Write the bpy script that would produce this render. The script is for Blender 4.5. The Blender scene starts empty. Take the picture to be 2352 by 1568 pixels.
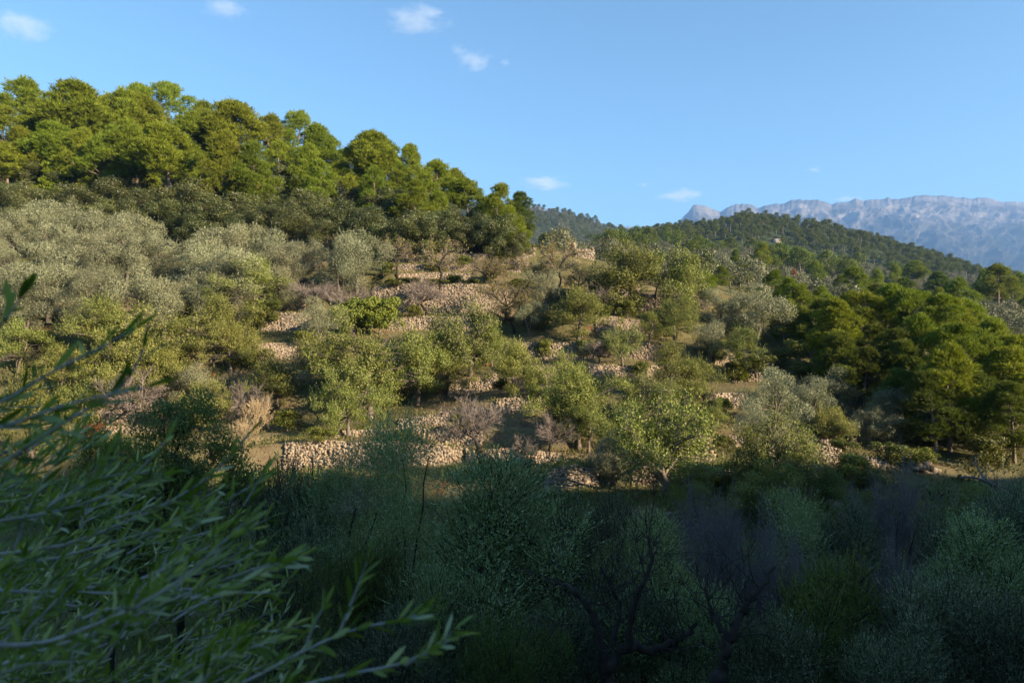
import bpy, math
import numpy as np

# ------------------------------------------------------------------ camera, world, sun, exposure
SC = bpy.context.scene
F = 1024 * 24.0 / 36.0          # focal length in pixels of the 1024 px wide frame
HOR = 325.0                     # eye level in the frame
D = 1024.0 / 2352.0             # survey coordinates -> frame pixels
SUN_EL, SUN_AZ = 19.0, 122.0    # degrees; azimuth clockwise from the view direction (+y)

cam_d = bpy.data.cameras.new("camera")
cam = bpy.data.objects.new("camera", cam_d)
SC.collection.objects.link(cam)
cam.location = (0, 0, 0)
cam.rotation_euler = (math.radians(90), 0, 0)
cam_d.sensor_width = 36.0
cam_d.lens = 24.0
cam_d.shift_y = -(341.0 - HOR) / 1024.0
cam_d.clip_start = 0.05
cam_d.clip_end = 40000
cam_d.dof.use_dof = True
cam_d.dof.focus_distance = 45.0
cam_d.dof.aperture_fstop = 3.2
SC.camera = cam

world = bpy.data.worlds.new("World")
SC.world = world
world.use_nodes = True
wn = world.node_tree.nodes
wn.clear()
wo = wn.new("ShaderNodeOutputWorld")
bg = wn.new("ShaderNodeBackground")
sky = wn.new("ShaderNodeTexSky")
sky.sky_type = 'NISHITA'
sky.sun_disc = False
sky.sun_elevation = math.radians(SUN_EL)
sky.sun_rotation = math.radians(SUN_AZ)
sky.altitude = 300
sky.air_density = 1.0
sky.dust_density = 0.2
sky.ozone_density = 3.2
bg.inputs[1].default_value = 0.085
tint = wn.new("ShaderNodeMix")
tint.data_type = 'RGBA'
tint.blend_type = 'MULTIPLY'
tint.inputs[0].default_value = 1.0
tint.inputs[7].default_value = (0.82, 1.0, 0.965, 1)      # the clear, slightly cyan winter sky
world.node_tree.links.new(sky.outputs[0], tint.inputs[6])
world.node_tree.links.new(tint.outputs[2], bg.inputs[0])
world.node_tree.links.new(bg.outputs[0], wo.inputs[0])

sd = bpy.data.lights.new("sun", 'SUN')
sd.energy = 5.0
sd.angle = math.radians(0.5)
sd.color = (1.0, 0.80, 0.56)
sun = bpy.data.objects.new("sun", sd)
SC.collection.objects.link(sun)
sun.rotation_euler = (math.radians(90 - SUN_EL), 0, math.radians(180 - SUN_AZ))
az = math.radians(SUN_AZ)
SDX, SDY = math.sin(az), math.cos(az)      # horizontal direction towards the sun
TANEL = math.tan(math.radians(SUN_EL))

SC.view_settings.view_transform = 'Standard'
SC.view_settings.look = 'None'
SC.view_settings.exposure = 1.55
SC.view_settings.gamma = 1.0
SC.view_settings.use_curve_mapping = False
SC.render.engine = 'CYCLES'
cy = SC.cycles
cy.max_bounces = 5
cy.diffuse_bounces = 2
cy.glossy_bounces = 1
cy.transmission_bounces = 3
cy.transparent_max_bounces = 6
cy.volume_bounces = 1
cy.use_denoising = True
cy.denoising_prefilter = 'ACCURATE'
cy.denoising_input_passes = 'RGB_ALBEDO_NORMAL'
cy.volume_step_rate = 1.0
cy.caustics_reflective = False
cy.caustics_refractive = False
SC.render.use_persistent_data = False

rng = np.random.default_rng(7)

# ------------------------------------------------------------------ helpers
def link(o):
    SC.collection.objects.link(o)
    return o

def mesh_np(name, verts, quads=None, tris=None, mats=(), smooth=False, mat_idx=None):
    verts = np.asarray(verts, dtype=np.float32)
    me = bpy.data.meshes.new(name)
    nq = 0 if quads is None else len(quads)
    nt = 0 if tris is None else len(tris)
    loops = []
    if nq: loops.append(np.asarray(quads, dtype=np.int32).ravel())
    if nt: loops.append(np.asarray(tris, dtype=np.int32).ravel())
    loops = np.concatenate(loops)
    me.vertices.add(len(verts)); me.vertices.foreach_set("co", verts.ravel())
    me.loops.add(len(loops)); me.loops.foreach_set("vertex_index", loops)
    me.polygons.add(nq + nt)
    st = np.concatenate([np.arange(nq) * 4, nq * 4 + np.arange(nt) * 3]).astype(np.int32)
    me.polygons.foreach_set("loop_start", st)
    if smooth:
        me.polygons.foreach_set("use_smooth", np.ones(nq + nt, dtype=bool))
    for m in mats: me.materials.append(m)
    if mat_idx is not None:
        me.polygons.foreach_set("material_index", np.asarray(mat_idx, dtype=np.int32))
    me.update(calc_edges=True)
    me.validate()
    return me

def obj(name, me, parent=None):
    o = bpy.data.objects.new(name, me)
    link(o)
    if parent is not None: o.parent = parent
    return o

def empty(name, loc=(0, 0, 0)):
    o = bpy.data.objects.new(name, None)
    link(o)
    o.location = loc
    o.empty_display_size = 0.3
    return o

def tag(o, label=None, cat=None, group=None, kind=None):
    if label: o["label"] = label
    if cat: o["category"] = cat
    if group: o["group"] = group
    if kind: o["kind"] = kind
    return o

ORD = ["first", "second", "third", "fourth", "fifth", "sixth", "seventh", "eighth", "ninth", "tenth", "eleventh",
       "twelfth", "thirteenth", "fourteenth", "fifteenth", "sixteenth", "seventeenth", "eighteenth", "nineteenth", "twentieth"]
TENS = {2: "twenty", 3: "thirty", 4: "forty", 5: "fifty", 6: "sixty", 7: "seventy", 8: "eighty", 9: "ninety"}
TENTH = {2: "twentieth", 3: "thirtieth", 4: "fortieth", 5: "fiftieth", 6: "sixtieth", 7: "seventieth", 8: "eightieth", 9: "ninetieth"}
def ordw(n):                       # 0-based
    if n < 20: return ORD[n]
    n += 1
    if n % 10 == 0: return TENTH[n // 10]
    return TENS[n // 10] + "-" + ORD[n % 10 - 1]

def unit(v):
    return v / np.maximum(np.linalg.norm(v, axis=-1, keepdims=True), 1e-9)

def _hash(ix, iy, seed):
    n = (ix.astype(np.int64) * 374761393 + iy.astype(np.int64) * 668265263 + seed * 974711) & 0x7fffffff
    n = ((n ^ (n >> 13)) * 1274126177) & 0x7fffffff
    n = (n ^ (n >> 16)) & 0xffff
    return n / 65535.0

def vnoise(x, y, seed=0):
    x = np.asarray(x, float); y = np.asarray(y, float)
    ix = np.floor(x); iy = np.floor(y)
    fx = x - ix; fy = y - iy
    fx = fx * fx * (3 - 2 * fx); fy = fy * fy * (3 - 2 * fy)
    a = _hash(ix, iy, seed); b = _hash(ix + 1, iy, seed)
    c = _hash(ix, iy + 1, seed); d = _hash(ix + 1, iy + 1, seed)
    return (a + (b - a) * fx) * (1 - fy) + (c + (d - c) * fx) * fy

def fbm(x, y, seed=0, octs=4):
    s = 0; a = 0.5; n = 0
    for k in range(octs):
        s = s + a * vnoise(x * 2 ** k, y * 2 ** k, seed + 17 * k); n += a; a *= 0.5
    return s / n - 0.5

# ------------------------------------------------------------------ materials
def new_mat(name):
    m = bpy.data.materials.new(name)
    m.use_nodes = True
    nt = m.node_tree
    nt.nodes.clear()
    out = nt.nodes.new("ShaderNodeOutputMaterial")
    return m, nt, out

def ramp(nt, fac, stops, interp='LINEAR'):
    r = nt.nodes.new("ShaderNodeValToRGB")
    r.color_ramp.interpolation = interp
    e = r.color_ramp.elements
    while len(e) < len(stops): e.new(0.5)
    for k, (p, c) in enumerate(stops):
        e[k].position = p
        e[k].color = (c[0], c[1], c[2], 1)
    if fac is not None: nt.links.new(fac, r.inputs[0])
    return r.outputs[0]

def math_node(nt, op, a, b=None, clamp=False):
    n = nt.nodes.new("ShaderNodeMath")
    n.operation = op
    n.use_clamp = clamp
    for k, v in enumerate((a, b)):
        if v is None: continue
        if isinstance(v, (int, float)): n.inputs[k].default_value = v
        else: nt.links.new(v, n.inputs[k])
    return n.outputs[0]

def mix_rgb(nt, fac, a, b, mode='MIX'):
    n = nt.nodes.new("ShaderNodeMix")
    n.data_type = 'RGBA'
    n.blend_type = mode
    for s, v in ((n.inputs[0], fac), (n.inputs[6], a), (n.inputs[7], b)):
        if isinstance(v, (int, float)): s.default_value = v
        elif isinstance(v, tuple): s.default_value = (v[0], v[1], v[2], 1)
        else: nt.links.new(v, s)
    return n.outputs[2]

def noise(nt, scale, coord=None, detail=4, rough=0.55, out="Fac"):
    n = nt.nodes.new("ShaderNodeTexNoise")
    n.inputs["Scale"].default_value = scale
    n.inputs["Detail"].default_value = detail
    n.inputs["Roughness"].default_value = rough
    if coord is not None: nt.links.new(coord, n.inputs["Vector"])
    return n.outputs[out]

def leaf_mat(name, cols, trans=0.3, rough=0.6, spec=0.25, var=0.35, tcol=None, gain=(1, 1, 1)):
    """cols: leaf colours picked per leaf; the whole tree shifts a little by its own random."""
    m, nt, out = new_mat(name)
    geo = nt.nodes.new("ShaderNodeNewGeometry")
    oi = nt.nodes.new("ShaderNodeObjectInfo")
    cols = [tuple(a * g for a, g in zip(q, gain)) for q in cols]
    n = len(cols)
    c = ramp(nt, geo.outputs["Random Per Island"], [(k / (n - 1), cols[k]) for k in range(n)])
    hsv = nt.nodes.new("ShaderNodeHueSaturation")
    nt.links.new(c, hsv.inputs["Color"])
    hv = math_node(nt, 'MULTIPLY_ADD', oi.outputs["Random"], 0.035)
    hv.node.inputs[2].default_value = 0.4825
    nt.links.new(hv, hsv.inputs["Hue"])
    r2 = math_node(nt, 'FRACT', math_node(nt, 'MULTIPLY', oi.outputs["Random"], 7.31))
    vv = math_node(nt, 'MULTIPLY_ADD', r2, var)
    vv.node.inputs[2].default_value = 1.0 - var / 2
    nt.links.new(vv, hsv.inputs["Value"])
    b = nt.nodes.new("ShaderNodeBsdfPrincipled")
    b.inputs["Roughness"].default_value = rough
    b.inputs["Specular IOR Level"].default_value = spec
    nt.links.new(hsv.outputs[0], b.inputs["Base Color"])
    if trans > 0:
        t = nt.nodes.new("ShaderNodeBsdfTranslucent")
        tc = mix_rgb(nt, 1.0, hsv.outputs[0], tcol or (1.15, 1.2, 0.6), 'MULTIPLY')
        nt.links.new(tc, t.inputs["Color"])
        mx = nt.nodes.new("ShaderNodeMixShader")
        mx.inputs[0].default_value = trans
        nt.links.new(b.outputs[0], mx.inputs[1]); nt.links.new(t.outputs[0], mx.inputs[2])
        nt.links.new(mx.outputs[0], out.inputs[0])
    else:
        nt.links.new(b.outputs[0], out.inputs[0])
    return m

def bark_mat(name, a, b_, scale=6.0):
    m, nt, out = new_mat(name)
    tc = nt.nodes.new("ShaderNodeTexCoord")
    f = noise(nt, scale, tc.outputs["Object"], 5, 0.65)
    c = ramp(nt, f, [(0.3, a), (0.7, b_)])
    b = nt.nodes.new("ShaderNodeBsdfPrincipled")
    b.inputs["Roughness"].default_value = 0.9
    b.inputs["Specular IOR Level"].default_value = 0.1
    nt.links.new(c, b.inputs["Base Color"])
    nt.links.new(b.outputs[0], out.inputs[0])
    return m

M = {}
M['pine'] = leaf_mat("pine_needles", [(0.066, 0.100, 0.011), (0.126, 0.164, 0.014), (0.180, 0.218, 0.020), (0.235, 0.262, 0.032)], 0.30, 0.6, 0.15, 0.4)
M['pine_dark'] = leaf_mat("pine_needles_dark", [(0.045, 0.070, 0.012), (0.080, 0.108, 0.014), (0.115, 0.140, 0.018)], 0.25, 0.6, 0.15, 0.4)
M['oak'] = leaf_mat("oak_leaves", [(0.028, 0.042, 0.012), (0.050, 0.066, 0.016), (0.082, 0.094, 0.024), (0.115, 0.118, 0.038)], 0.10, 0.42, 0.4, 0.5)
M['olive'] = leaf_mat("olive_leaves", [(0.065, 0.077, 0.036), (0.140, 0.152, 0.078), (0.205, 0.213, 0.122), (0.28, 0.28, 0.17)], 0.10, 0.5, 0.35, 0.5, (1.0, 1.0, 0.75))
M['far_olive'] = leaf_mat("far_olive_leaves", [(0.055, 0.065, 0.030), (0.10, 0.108, 0.055), (0.15, 0.152, 0.085), (0.20, 0.195, 0.12)], 0.18, 0.55, 0.3, 0.6, (1.0, 1.0, 0.75))
M['carob'] = leaf_mat("carob_leaves", [(0.085, 0.105, 0.024), (0.145, 0.168, 0.036), (0.205, 0.222, 0.056), (0.27, 0.275, 0.09)], 0.32, 0.5, 0.25, 0.4)
M['bright'] = leaf_mat("fresh_leaves", [(0.085, 0.110, 0.016), (0.135, 0.160, 0.022), (0.185, 0.205, 0.034)], 0.32, 0.5, 0.25, 0.3)
M['autumn'] = leaf_mat("autumn_leaves", [(0.13, 0.13, 0.03), (0.18, 0.165, 0.04), (0.21, 0.15, 0.06), (0.19, 0.18, 0.05)], 0.3, 0.6, 0.2, 0.4)
M['red'] = leaf_mat("red_leaves", [(0.16, 0.05, 0.018), (0.22, 0.08, 0.025), (0.20, 0.11, 0.03)], 0.3, 0.6, 0.2, 0.3)
M['shrub'] = leaf_mat("shrub_leaves", [(0.045, 0.062, 0.010), (0.090, 0.110, 0.016), (0.135, 0.150, 0.022), (0.17, 0.165, 0.04)], 0.25, 0.5, 0.3, 0.6)
M['near_olive'] = leaf_mat("near_olive_leaves", [(0.070, 0.115, 0.036), (0.135, 0.190, 0.068), (0.195, 0.245, 0.110), (0.36, 0.41, 0.26)], 0.2, 0.45, 0.3, 0.45, (1.0, 1.1, 0.6), (1.34, 1.22, 1.08))
M['near_dark'] = leaf_mat("near_dark_leaves", [(0.038, 0.058, 0.028), (0.075, 0.100, 0.053), (0.11, 0.135, 0.08), (0.23, 0.26, 0.19)], 0.2, 0.45, 0.3, 0.6, (1.0, 1.1, 0.6), (1.38, 1.25, 1.12))
M['near_green'] = leaf_mat("near_green_leaves", [(0.055, 0.090, 0.020), (0.10, 0.145, 0.034), (0.15, 0.19, 0.05)], 0.25, 0.45, 0.3, 0.4, None, (1.2, 1.1, 1.1))
M['grass'] = leaf_mat("dry_grass_blades", [(0.075, 0.095, 0.018), (0.16, 0.14, 0.055), (0.26, 0.21, 0.10), (0.085, 0.12, 0.02)], 0.25, 0.7, 0.1, 0.0)
M['under'] = leaf_mat("scrub_leaves", [(0.030, 0.040, 0.012), (0.060, 0.068, 0.020), (0.10, 0.098, 0.04), (0.13, 0.11, 0.065)], 0.2, 0.6, 0.2, 0.0)
M['bark'] = bark_mat("grey_bark", (0.075, 0.060, 0.048), (0.20, 0.17, 0.14))
M['olive_twig'] = bark_mat("pale_olive_twig", (0.26, 0.24, 0.23), (0.46, 0.43, 0.42), 9.0)
M['bark_dark'] = bark_mat("dark_bark", (0.022, 0.018, 0.015), (0.06, 0.05, 0.042))
M['bark_pine'] = bark_mat("pine_bark", (0.10, 0.075, 0.058), (0.27, 0.21, 0.17))
M['twig'] = bark_mat("bare_twigs", (0.12, 0.097, 0.085), (0.24, 0.205, 0.18), 3.0)
M['twig_blond'] = bark_mat("blond_twigs", (0.28, 0.21, 0.12), (0.42, 0.33, 0.20), 3.0)
M['twig_shade'] = bark_mat("purple_twigs", (0.13, 0.10, 0.11), (0.24, 0.20, 0.21), 3.0)

def stone_mat():
    m, nt, out = new_mat("dry_stone")
    geo = nt.nodes.new("ShaderNodeNewGeometry")
    oi = nt.nodes.new("ShaderNodeObjectInfo")
    c = ramp(nt, geo.outputs["Random Per Island"], [(0.0, (0.09, 0.07, 0.052)), (0.18, (0.22, 0.17, 0.12)), (0.40, (0.32, 0.24, 0.155)),
                                                    (0.58, (0.28, 0.245, 0.20)), (0.76, (0.37, 0.27, 0.165)), (0.92, (0.41, 0.345, 0.26)), (1.0, (0.29, 0.155, 0.08))])
    tc = nt.nodes.new("ShaderNodeTexCoord")
    f = noise(nt, 7.0, tc.outputs["Object"], 4, 0.7)
    c2 = mix_rgb(nt, math_node(nt, 'MULTIPLY', f, 0.8), c, (0.17, 0.15, 0.12))
    b = nt.nodes.new("ShaderNodeBsdfPrincipled")
    b.inputs["Roughness"].default_value = 0.95
    b.inputs["Specular IOR Level"].default_value = 0.1
    nt.links.new(c2, b.inputs["Base Color"])
    nt.links.new(b.outputs[0], out.inputs[0])
    return m
M['stone'] = stone_mat()

def ground_mat():
    m, nt, out = new_mat("terrace_soil")
    tc = nt.nodes.new("ShaderNodeTexCoord")
    co = tc.outputs["Object"]
    big = noise(nt, 0.12, co, 3, 0.5)
    mid = noise(nt, 0.7, co, 5, 0.6)
    fine = noise(nt, 6.0, co, 5, 0.7)
    soil = ramp(nt, mid, [(0.30, (0.12, 0.085, 0.05)), (0.45, (0.20, 0.15, 0.085)), (0.56, (0.22, 0.185, 0.10)), (0.70, (0.085, 0.10, 0.028))])
    red = mix_rgb(nt, math_node(nt, 'GREATER_THAN', noise(nt, 0.35, co, 5, 0.65), 0.645), soil, (0.28, 0.105, 0.045))
    gr = mix_rgb(nt, math_node(nt, 'MULTIPLY', ramp(nt, big, [(0.38, (0, 0, 0)), (0.55, (1, 1, 1))]), 0.75), red, (0.065, 0.085, 0.022))
    c = mix_rgb(nt, math_node(nt, 'MULTIPLY', fine, 0.6), gr, (0.085, 0.065, 0.042))
    # scrub cover grows thicker away from the terraces
    sep = nt.nodes.new("ShaderNodeSeparateXYZ")
    nt.links.new(co, sep.inputs[0])
    far = nt.nodes.new("ShaderNodeMapRange")
    far.inputs[1].default_value = 74; far.inputs[2].default_value = 120
    nt.links.new(sep.outputs[1], far.inputs[0])
    scr = ramp(nt, noise(nt, 0.25, co, 6, 0.7), [(0.35, (0.055, 0.065, 0.022)), (0.55, (0.10, 0.10, 0.045)), (0.72, (0.20, 0.17, 0.11))])
    c = mix_rgb(nt, far.outputs[0], c, scr)
    wood = nt.nodes.new("ShaderNodeMapRange")
    wood.inputs[1].default_value = 395; wood.inputs[2].default_value = 425
    nt.links.new(sep.outputs[1], wood.inputs[0])
    c = mix_rgb(nt, wood.outputs[0], c, (0.032, 0.045, 0.017))  # dark green wood floor; the far hill's shaded face is put into this colour
    b = nt.nodes.new("ShaderNodeBsdfPrincipled")
    b.inputs["Roughness"].default_value = 0.95
    b.inputs["Specular IOR Level"].default_value = 0.08
    nt.links.new(c, b.inputs["Base Color"])
    bp = nt.nodes.new("ShaderNodeBump")
    bp.inputs["Strength"].default_value = 0.8
    bp.inputs["Distance"].default_value = 0.12
    nt.links.new(fine, bp.inputs["Height"])
    nt.links.new(bp.outputs[0], b.inputs["Normal"])
    nt.links.new(b.outputs[0], out.inputs[0])
    return m
M['ground'] = ground_mat()

def mountain_mat():
    m, nt, out = new_mat("limestone_mountain")
    tc = nt.nodes.new("ShaderNodeTexCoord")
    co = tc.outputs["Object"]
    geo = nt.nodes.new("ShaderNodeNewGeometry")
    sep = nt.nodes.new("ShaderNodeSeparateXYZ")
    nt.links.new(co, sep.inputs[0])
    n1 = noise(nt, 0.0035, co, 8, 0.65)
    n2 = noise(nt, 0.02, co, 6, 0.7)
    hgt = nt.nodes.new("ShaderNodeMapRange")
    hgt.inputs[1].default_value = 150; hgt.inputs[2].default_value = 950
    hgt.inputs[3].default_value = -0.15; hgt.inputs[4].default_value = 0.20
    nt.links.new(sep.outputs[2], hgt.inputs[0])
    k = math_node(nt, 'ADD', math_node(nt, 'ADD', math_node(nt, 'MULTIPLY', n1, 0.65), math_node(nt, 'MULTIPLY', n2, 0.35)), hgt.outputs[0])
    c = ramp(nt, k, [(0.40, (0.025, 0.032, 0.020)), (0.54, (0.040, 0.044, 0.034)), (0.62, (0.10, 0.094, 0.085)), (0.78, (0.25, 0.225, 0.195))])
    b = nt.nodes.new("ShaderNodeBsdfPrincipled")
    b.inputs["Roughness"].default_value = 0.95
    b.inputs["Specular IOR Level"].default_value = 0.05
    nt.links.new(c, b.inputs["Base Color"])
    nt.links.new(b.outputs[0], out.inputs[0])
    return m
M['mountain'] = mountain_mat()

def plain_mat(name, col, rough=0.85, nscale=3.0, amt=0.25, dark=0.6):
    m, nt, out = new_mat(name)
    tc = nt.nodes.new("ShaderNodeTexCoord")
    f = noise(nt, nscale, tc.outputs["Object"], 4, 0.6)
    c = mix_rgb(nt, math_node(nt, 'MULTIPLY', f, amt * 2), col, tuple(x * dark for x in col))
    b = nt.nodes.new("ShaderNodeBsdfPrincipled")
    b.inputs["Roughness"].default_value = rough
    nt.links.new(c, b.inputs["Base Color"])
    nt.links.new(b.outputs[0], out.inputs[0])
    return m
M['render'] = plain_mat("pale_wall_render", (0.36, 0.31, 0.26))
M['roof'] = plain_mat("clay_roof_tiles", (0.20, 0.15, 0.14))
M['dark'] = plain_mat("dark_window", (0.03, 0.03, 0.035), 0.3)

# ------------------------------------------------------------------ terrain: layers of terraces across the valley
# every layer: distance Y, then [(px, py)] of its lower edge and of its upper edge (a wall or bank stands between them)
def zl(Y, z): return ([(0, HOR - z * F / Y)],) * 2
LAY = []
def lay(Y, base, top=None):
    LAY.append((Y, base, base if top is None else top))
for Y, z in ((0.5, -1.7), (2, -2.5), (5, -4.6), (10, -7.5), (15, -9.4), (20, -10.5), (25, -11.0)):
    lay(Y, [(0, HOR - z * F / Y)])
lay(29.5, [(0, 560), (600, 545), (700, 536), (800, 535), (1024, 545)], [(0, 555), (560, 540), (600, 524), (700, 512), (770, 512), (820, 530), (1024, 545)])       # 7
lay(33.5, [(0, 512), (350, 513), (480, 500), (560, 487), (700, 491), (760, 490), (850, 505), (1024, 510)],
          [(0, 487), (300, 487), (400, 484), (500, 475), (560, 465), (640, 470), (700, 469), (760, 476), (850, 500), (1024, 508)])                                  # 8
lay(37.5, [(0, 478), (100, 475), (300, 468), (400, 466), (500, 464), (600, 469), (700, 464), (800, 461), (860, 464), (1024, 478)],
          [(0, 460), (100, 456), (300, 444), (400, 444), (470, 453), (600, 457), (700, 451), (800, 448), (840, 450), (880, 461), (1024, 476)])                       # 9
lay(41.5, [(0, 452), (300, 438), (420, 436), (433, 446), (480, 447), (600, 446), (750, 446), (800, 446), (860, 448), (1024, 455)],
          [(0, 443), (300, 434), (350, 430), (433, 429), (480, 432), (600, 433), (750, 430), (800, 433), (860, 445), (1024, 454)])                                   # 10
lay(45.0, [(0, 438), (300, 430), (440, 425), (500, 411), (600, 412), (700, 406), (760, 408), (860, 425), (1024, 438)],
          [(0, 430), (300, 424), (400, 420), (440, 413), (500, 399), (600, 401), (700, 393), (760, 396), (830, 412), (870, 423), (1024, 437)])                       # 11
lay(49.0, [(0, 426), (160, 428), (300, 410), (450, 398), (540, 380), (600, 373), (700, 380), (760, 381), (860, 398), (1024, 420)],
          [(0, 402), (160, 403), (300, 394), (450, 384), (540, 369), (600, 364), (700, 369), (760, 371), (830, 390), (870, 398), (1024, 419)])                       # 12
lay(53.0, [(0, 362), (180, 360), (300, 357), (500, 359), (600, 358), (660, 359), (760, 366), (860, 380), (1024, 405)],
          [(0, 346), (180, 345), (300, 343), (500, 344), (600, 342), (660, 345), (760, 356), (860, 378), (1024, 404)])                                               # 13
lay(57.0, [(0, 333), (300, 331), (400, 328), (500, 332), (600, 331), (700, 338), (800, 347), (900, 368), (1024, 390)],
          [(0, 318), (300, 313), (400, 316), (500, 318), (600, 316), (700, 324), (800, 341), (900, 367), (1024, 389)])                                               # 14
lay(61.0, [(0, 312), (300, 312), (400, 314), (500, 315), (600, 312), (700, 307), (800, 331), (900, 358), (1024, 376)],
          [(0, 304), (300, 303), (350, 292), (400, 285), (500, 287), (600, 294), (700, 296), (760, 318), (800, 330), (900, 357), (1024, 375)])                       # 15
lay(65.0, [(0, 292), (300, 288), (400, 284), (500, 284), (600, 288), (700, 293), (800, 322), (900, 350), (1024, 368)],
          [(0, 289), (300, 284), (380, 274), (500, 273), (600, 280), (650, 286), (700, 292), (800, 321), (900, 349), (1024, 367)])                                   # 16
lay(68.5, [(0, 280), (300, 275), (400, 271), (500, 272), (600, 279), (700, 289), (800, 318), (900, 344), (1024, 361)],
          [(0, 278), (300, 272), (400, 264), (500, 265), (600, 273), (700, 288), (800, 317), (900, 343), (1024, 360)])                                               # 17
lay(72.0, [(0, 267), (300, 263), (400, 262), (500, 263), (600, 271), (700, 286), (800, 315), (900, 340), (1024, 356)],
          [(0, 265), (300, 261), (400, 254), (500, 254), (600, 266), (700, 285), (800, 314), (900, 339), (1024, 355)])                                               # 18
lay(76.0, [(0, 254), (300, 252), (400, 252), (500, 253), (600, 265), (700, 284), (800, 312), (900, 335), (1024, 350)],
          [(0, 252), (300, 250), (400, 247), (500, 246), (540, 250), (600, 264), (700, 283), (800, 312), (900, 335), (1024, 350)])                                   # 19
lay(80.0, [(0, 241), (300, 241), (400, 243), (500, 246), (600, 263), (700, 282), (800, 310), (900, 332), (1024, 346)],
          [(0, 240), (300, 240), (400, 239), (500, 240), (540, 246), (600, 262), (700, 282), (800, 310), (900, 332), (1024, 346)])                                   # 20
lay(88.0, [(0, 214), (100, 216), (200, 218), (300, 220), (400, 226), (500, 240), (550, 250), (600, 260), (700, 281), (800, 306), (900, 326), (1024, 340)])
lay(98.0, [(0, 180), (100, 184), (200, 190), (300, 202), (400, 215), (480, 234), (530, 250), (600, 261), (700, 280), (800, 304), (900, 323), (1024, 336)])
lay(110., [(0, 146), (100, 151), (200, 160), (300, 180), (400, 212), (480, 240), (530, 256), (600, 264), (700, 279), (800, 302), (900, 321), (1024, 332)])
lay(118., [(0, 138), (100, 143), (200, 153), (300, 178), (400, 215), (500, 254), (600, 266), (700, 278), (800, 300), (900, 318), (1024, 328)])
lay(135., [(0, 155), (100, 165), (200, 185), (300, 215), (400, 240), (500, 262), (600, 266), (700, 276), (800, 297), (900, 315), (1024, 323)])
lay(170., [(0, 230), (300, 250), (500, 264), (600, 262), (700, 268), (800, 290), (900, 306), (1024, 314)])
lay(230., [(0, 270), (500, 262), (600, 259), (650, 257), (700, 259), (750, 265), (800, 276), (900, 292), (1024, 302)])
lay(300., [(0, 270), (500, 258), (600, 254), (650, 249), (700, 250), (750, 257), (800, 266), (900, 280), (1024, 292)])
lay(400., [(0, 270), (500, 254), (600, 249), (650, 247), (700, 250), (750, 261), (800, 266), (850, 271), (900, 276), (966, 280), (1024, 286)])
lay(480., [(0, 265), (500, 254), (600, 248), (640, 240), (680, 232), (714, 229), (738, 221), (762, 221), (797, 231), (820, 231), (849, 238), (893, 251),
           (936, 262), (962, 273), (985, 284), (1024, 288)])
lay(560., [(0, 270), (500, 258), (600, 254), (640, 250), (700, 245), (762, 238), (850, 252), (936, 276), (1024, 296)])
lay(700., [(0, 260), (500, 240), (560, 243), (600, 250), (640, 256), (700, 262), (800, 275), (900, 290), (1024, 302)])
lay(900., [(0, 215), (460, 207), (529, 211), (560, 212), (583, 217), (610, 227), (632, 233), (660, 242), (700, 258), (800, 280), (1024, 303)])
lay(1100., [(0, 235), (530, 230), (600, 248), (700, 268), (1024, 304)])
lay(2000., [(0, 300), (1024, 305)])
lay(5000., [(0, 312), (1024, 314)])
lay(12000., [(0, 320)])
NL = len(LAY)

def layer_tab(px):
    """Y, z of the lower edge and z of the upper edge of every layer at the frame columns px."""
    px = np.asarray(px, float)
    Ys = np.empty((NL,) + px.shape); zb = np.empty_like(Ys); zt = np.empty_like(Ys)
    for k, (Y, b, t) in enumerate(LAY):
        wob = 0.0
        if 28 < Y < 85:
            wob = 0.55 * np.sin(px / 97.0 + k * 1.7) + 0.35 * np.sin(px / 41.0 + k * 2.9)
        Ys[k] = Y + wob
        pb = np.array(b, float); pt = np.array(t, float)
        vb = sum(np.interp(px + d, pb[:, 0], pb[:, 1]) for d in (-12, -4, 4, 12)) / 4
        vt = sum(np.interp(px + d, pt[:, 0], pt[:, 1]) for d in (-12, -4, 4, 12)) / 4
        zb[k] = (HOR - vb) / F * Y
        zt[k] = (HOR - vt) / F * Y
    return Ys, zb, np.maximum(zt, zb)

STEP = 0.32                       # a wall leans back by this much
def rough(x, y):
    a = np.clip((np.asarray(y) - 2) / 20, 0.15, 1.0)
    far = np.clip((np.asarray(y) - 120) / 300, 0, 1)
    return a * (0.35 * fbm(x * 0.30, y * 0.30, 3, 4)) + far * 6.0 * fbm(x * 0.02, y * 0.02, 5, 4)

def ground_z(x, y):
    x = np.atleast_1d(np.asarray(x, float)); y = np.atleast_1d(np.asarray(y, float))
    px = 512 + F * x / np.maximum(y, 0.3)
    Ys, zb, zt = layer_tab(np.clip(px, -420, 1450))
    z = zb[0].copy()
    for k in range(NL):
        if k + 1 < NL:
            w = (y - Ys[k] - STEP) / np.maximum(Ys[k + 1] - Ys[k] - STEP, 0.05)
            z = np.where(y >= Ys[k], zt[k] + (zb[k + 1] - zt[k]) * np.clip(w, 0, 1), z)
    return z + rough(x, y)

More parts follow.
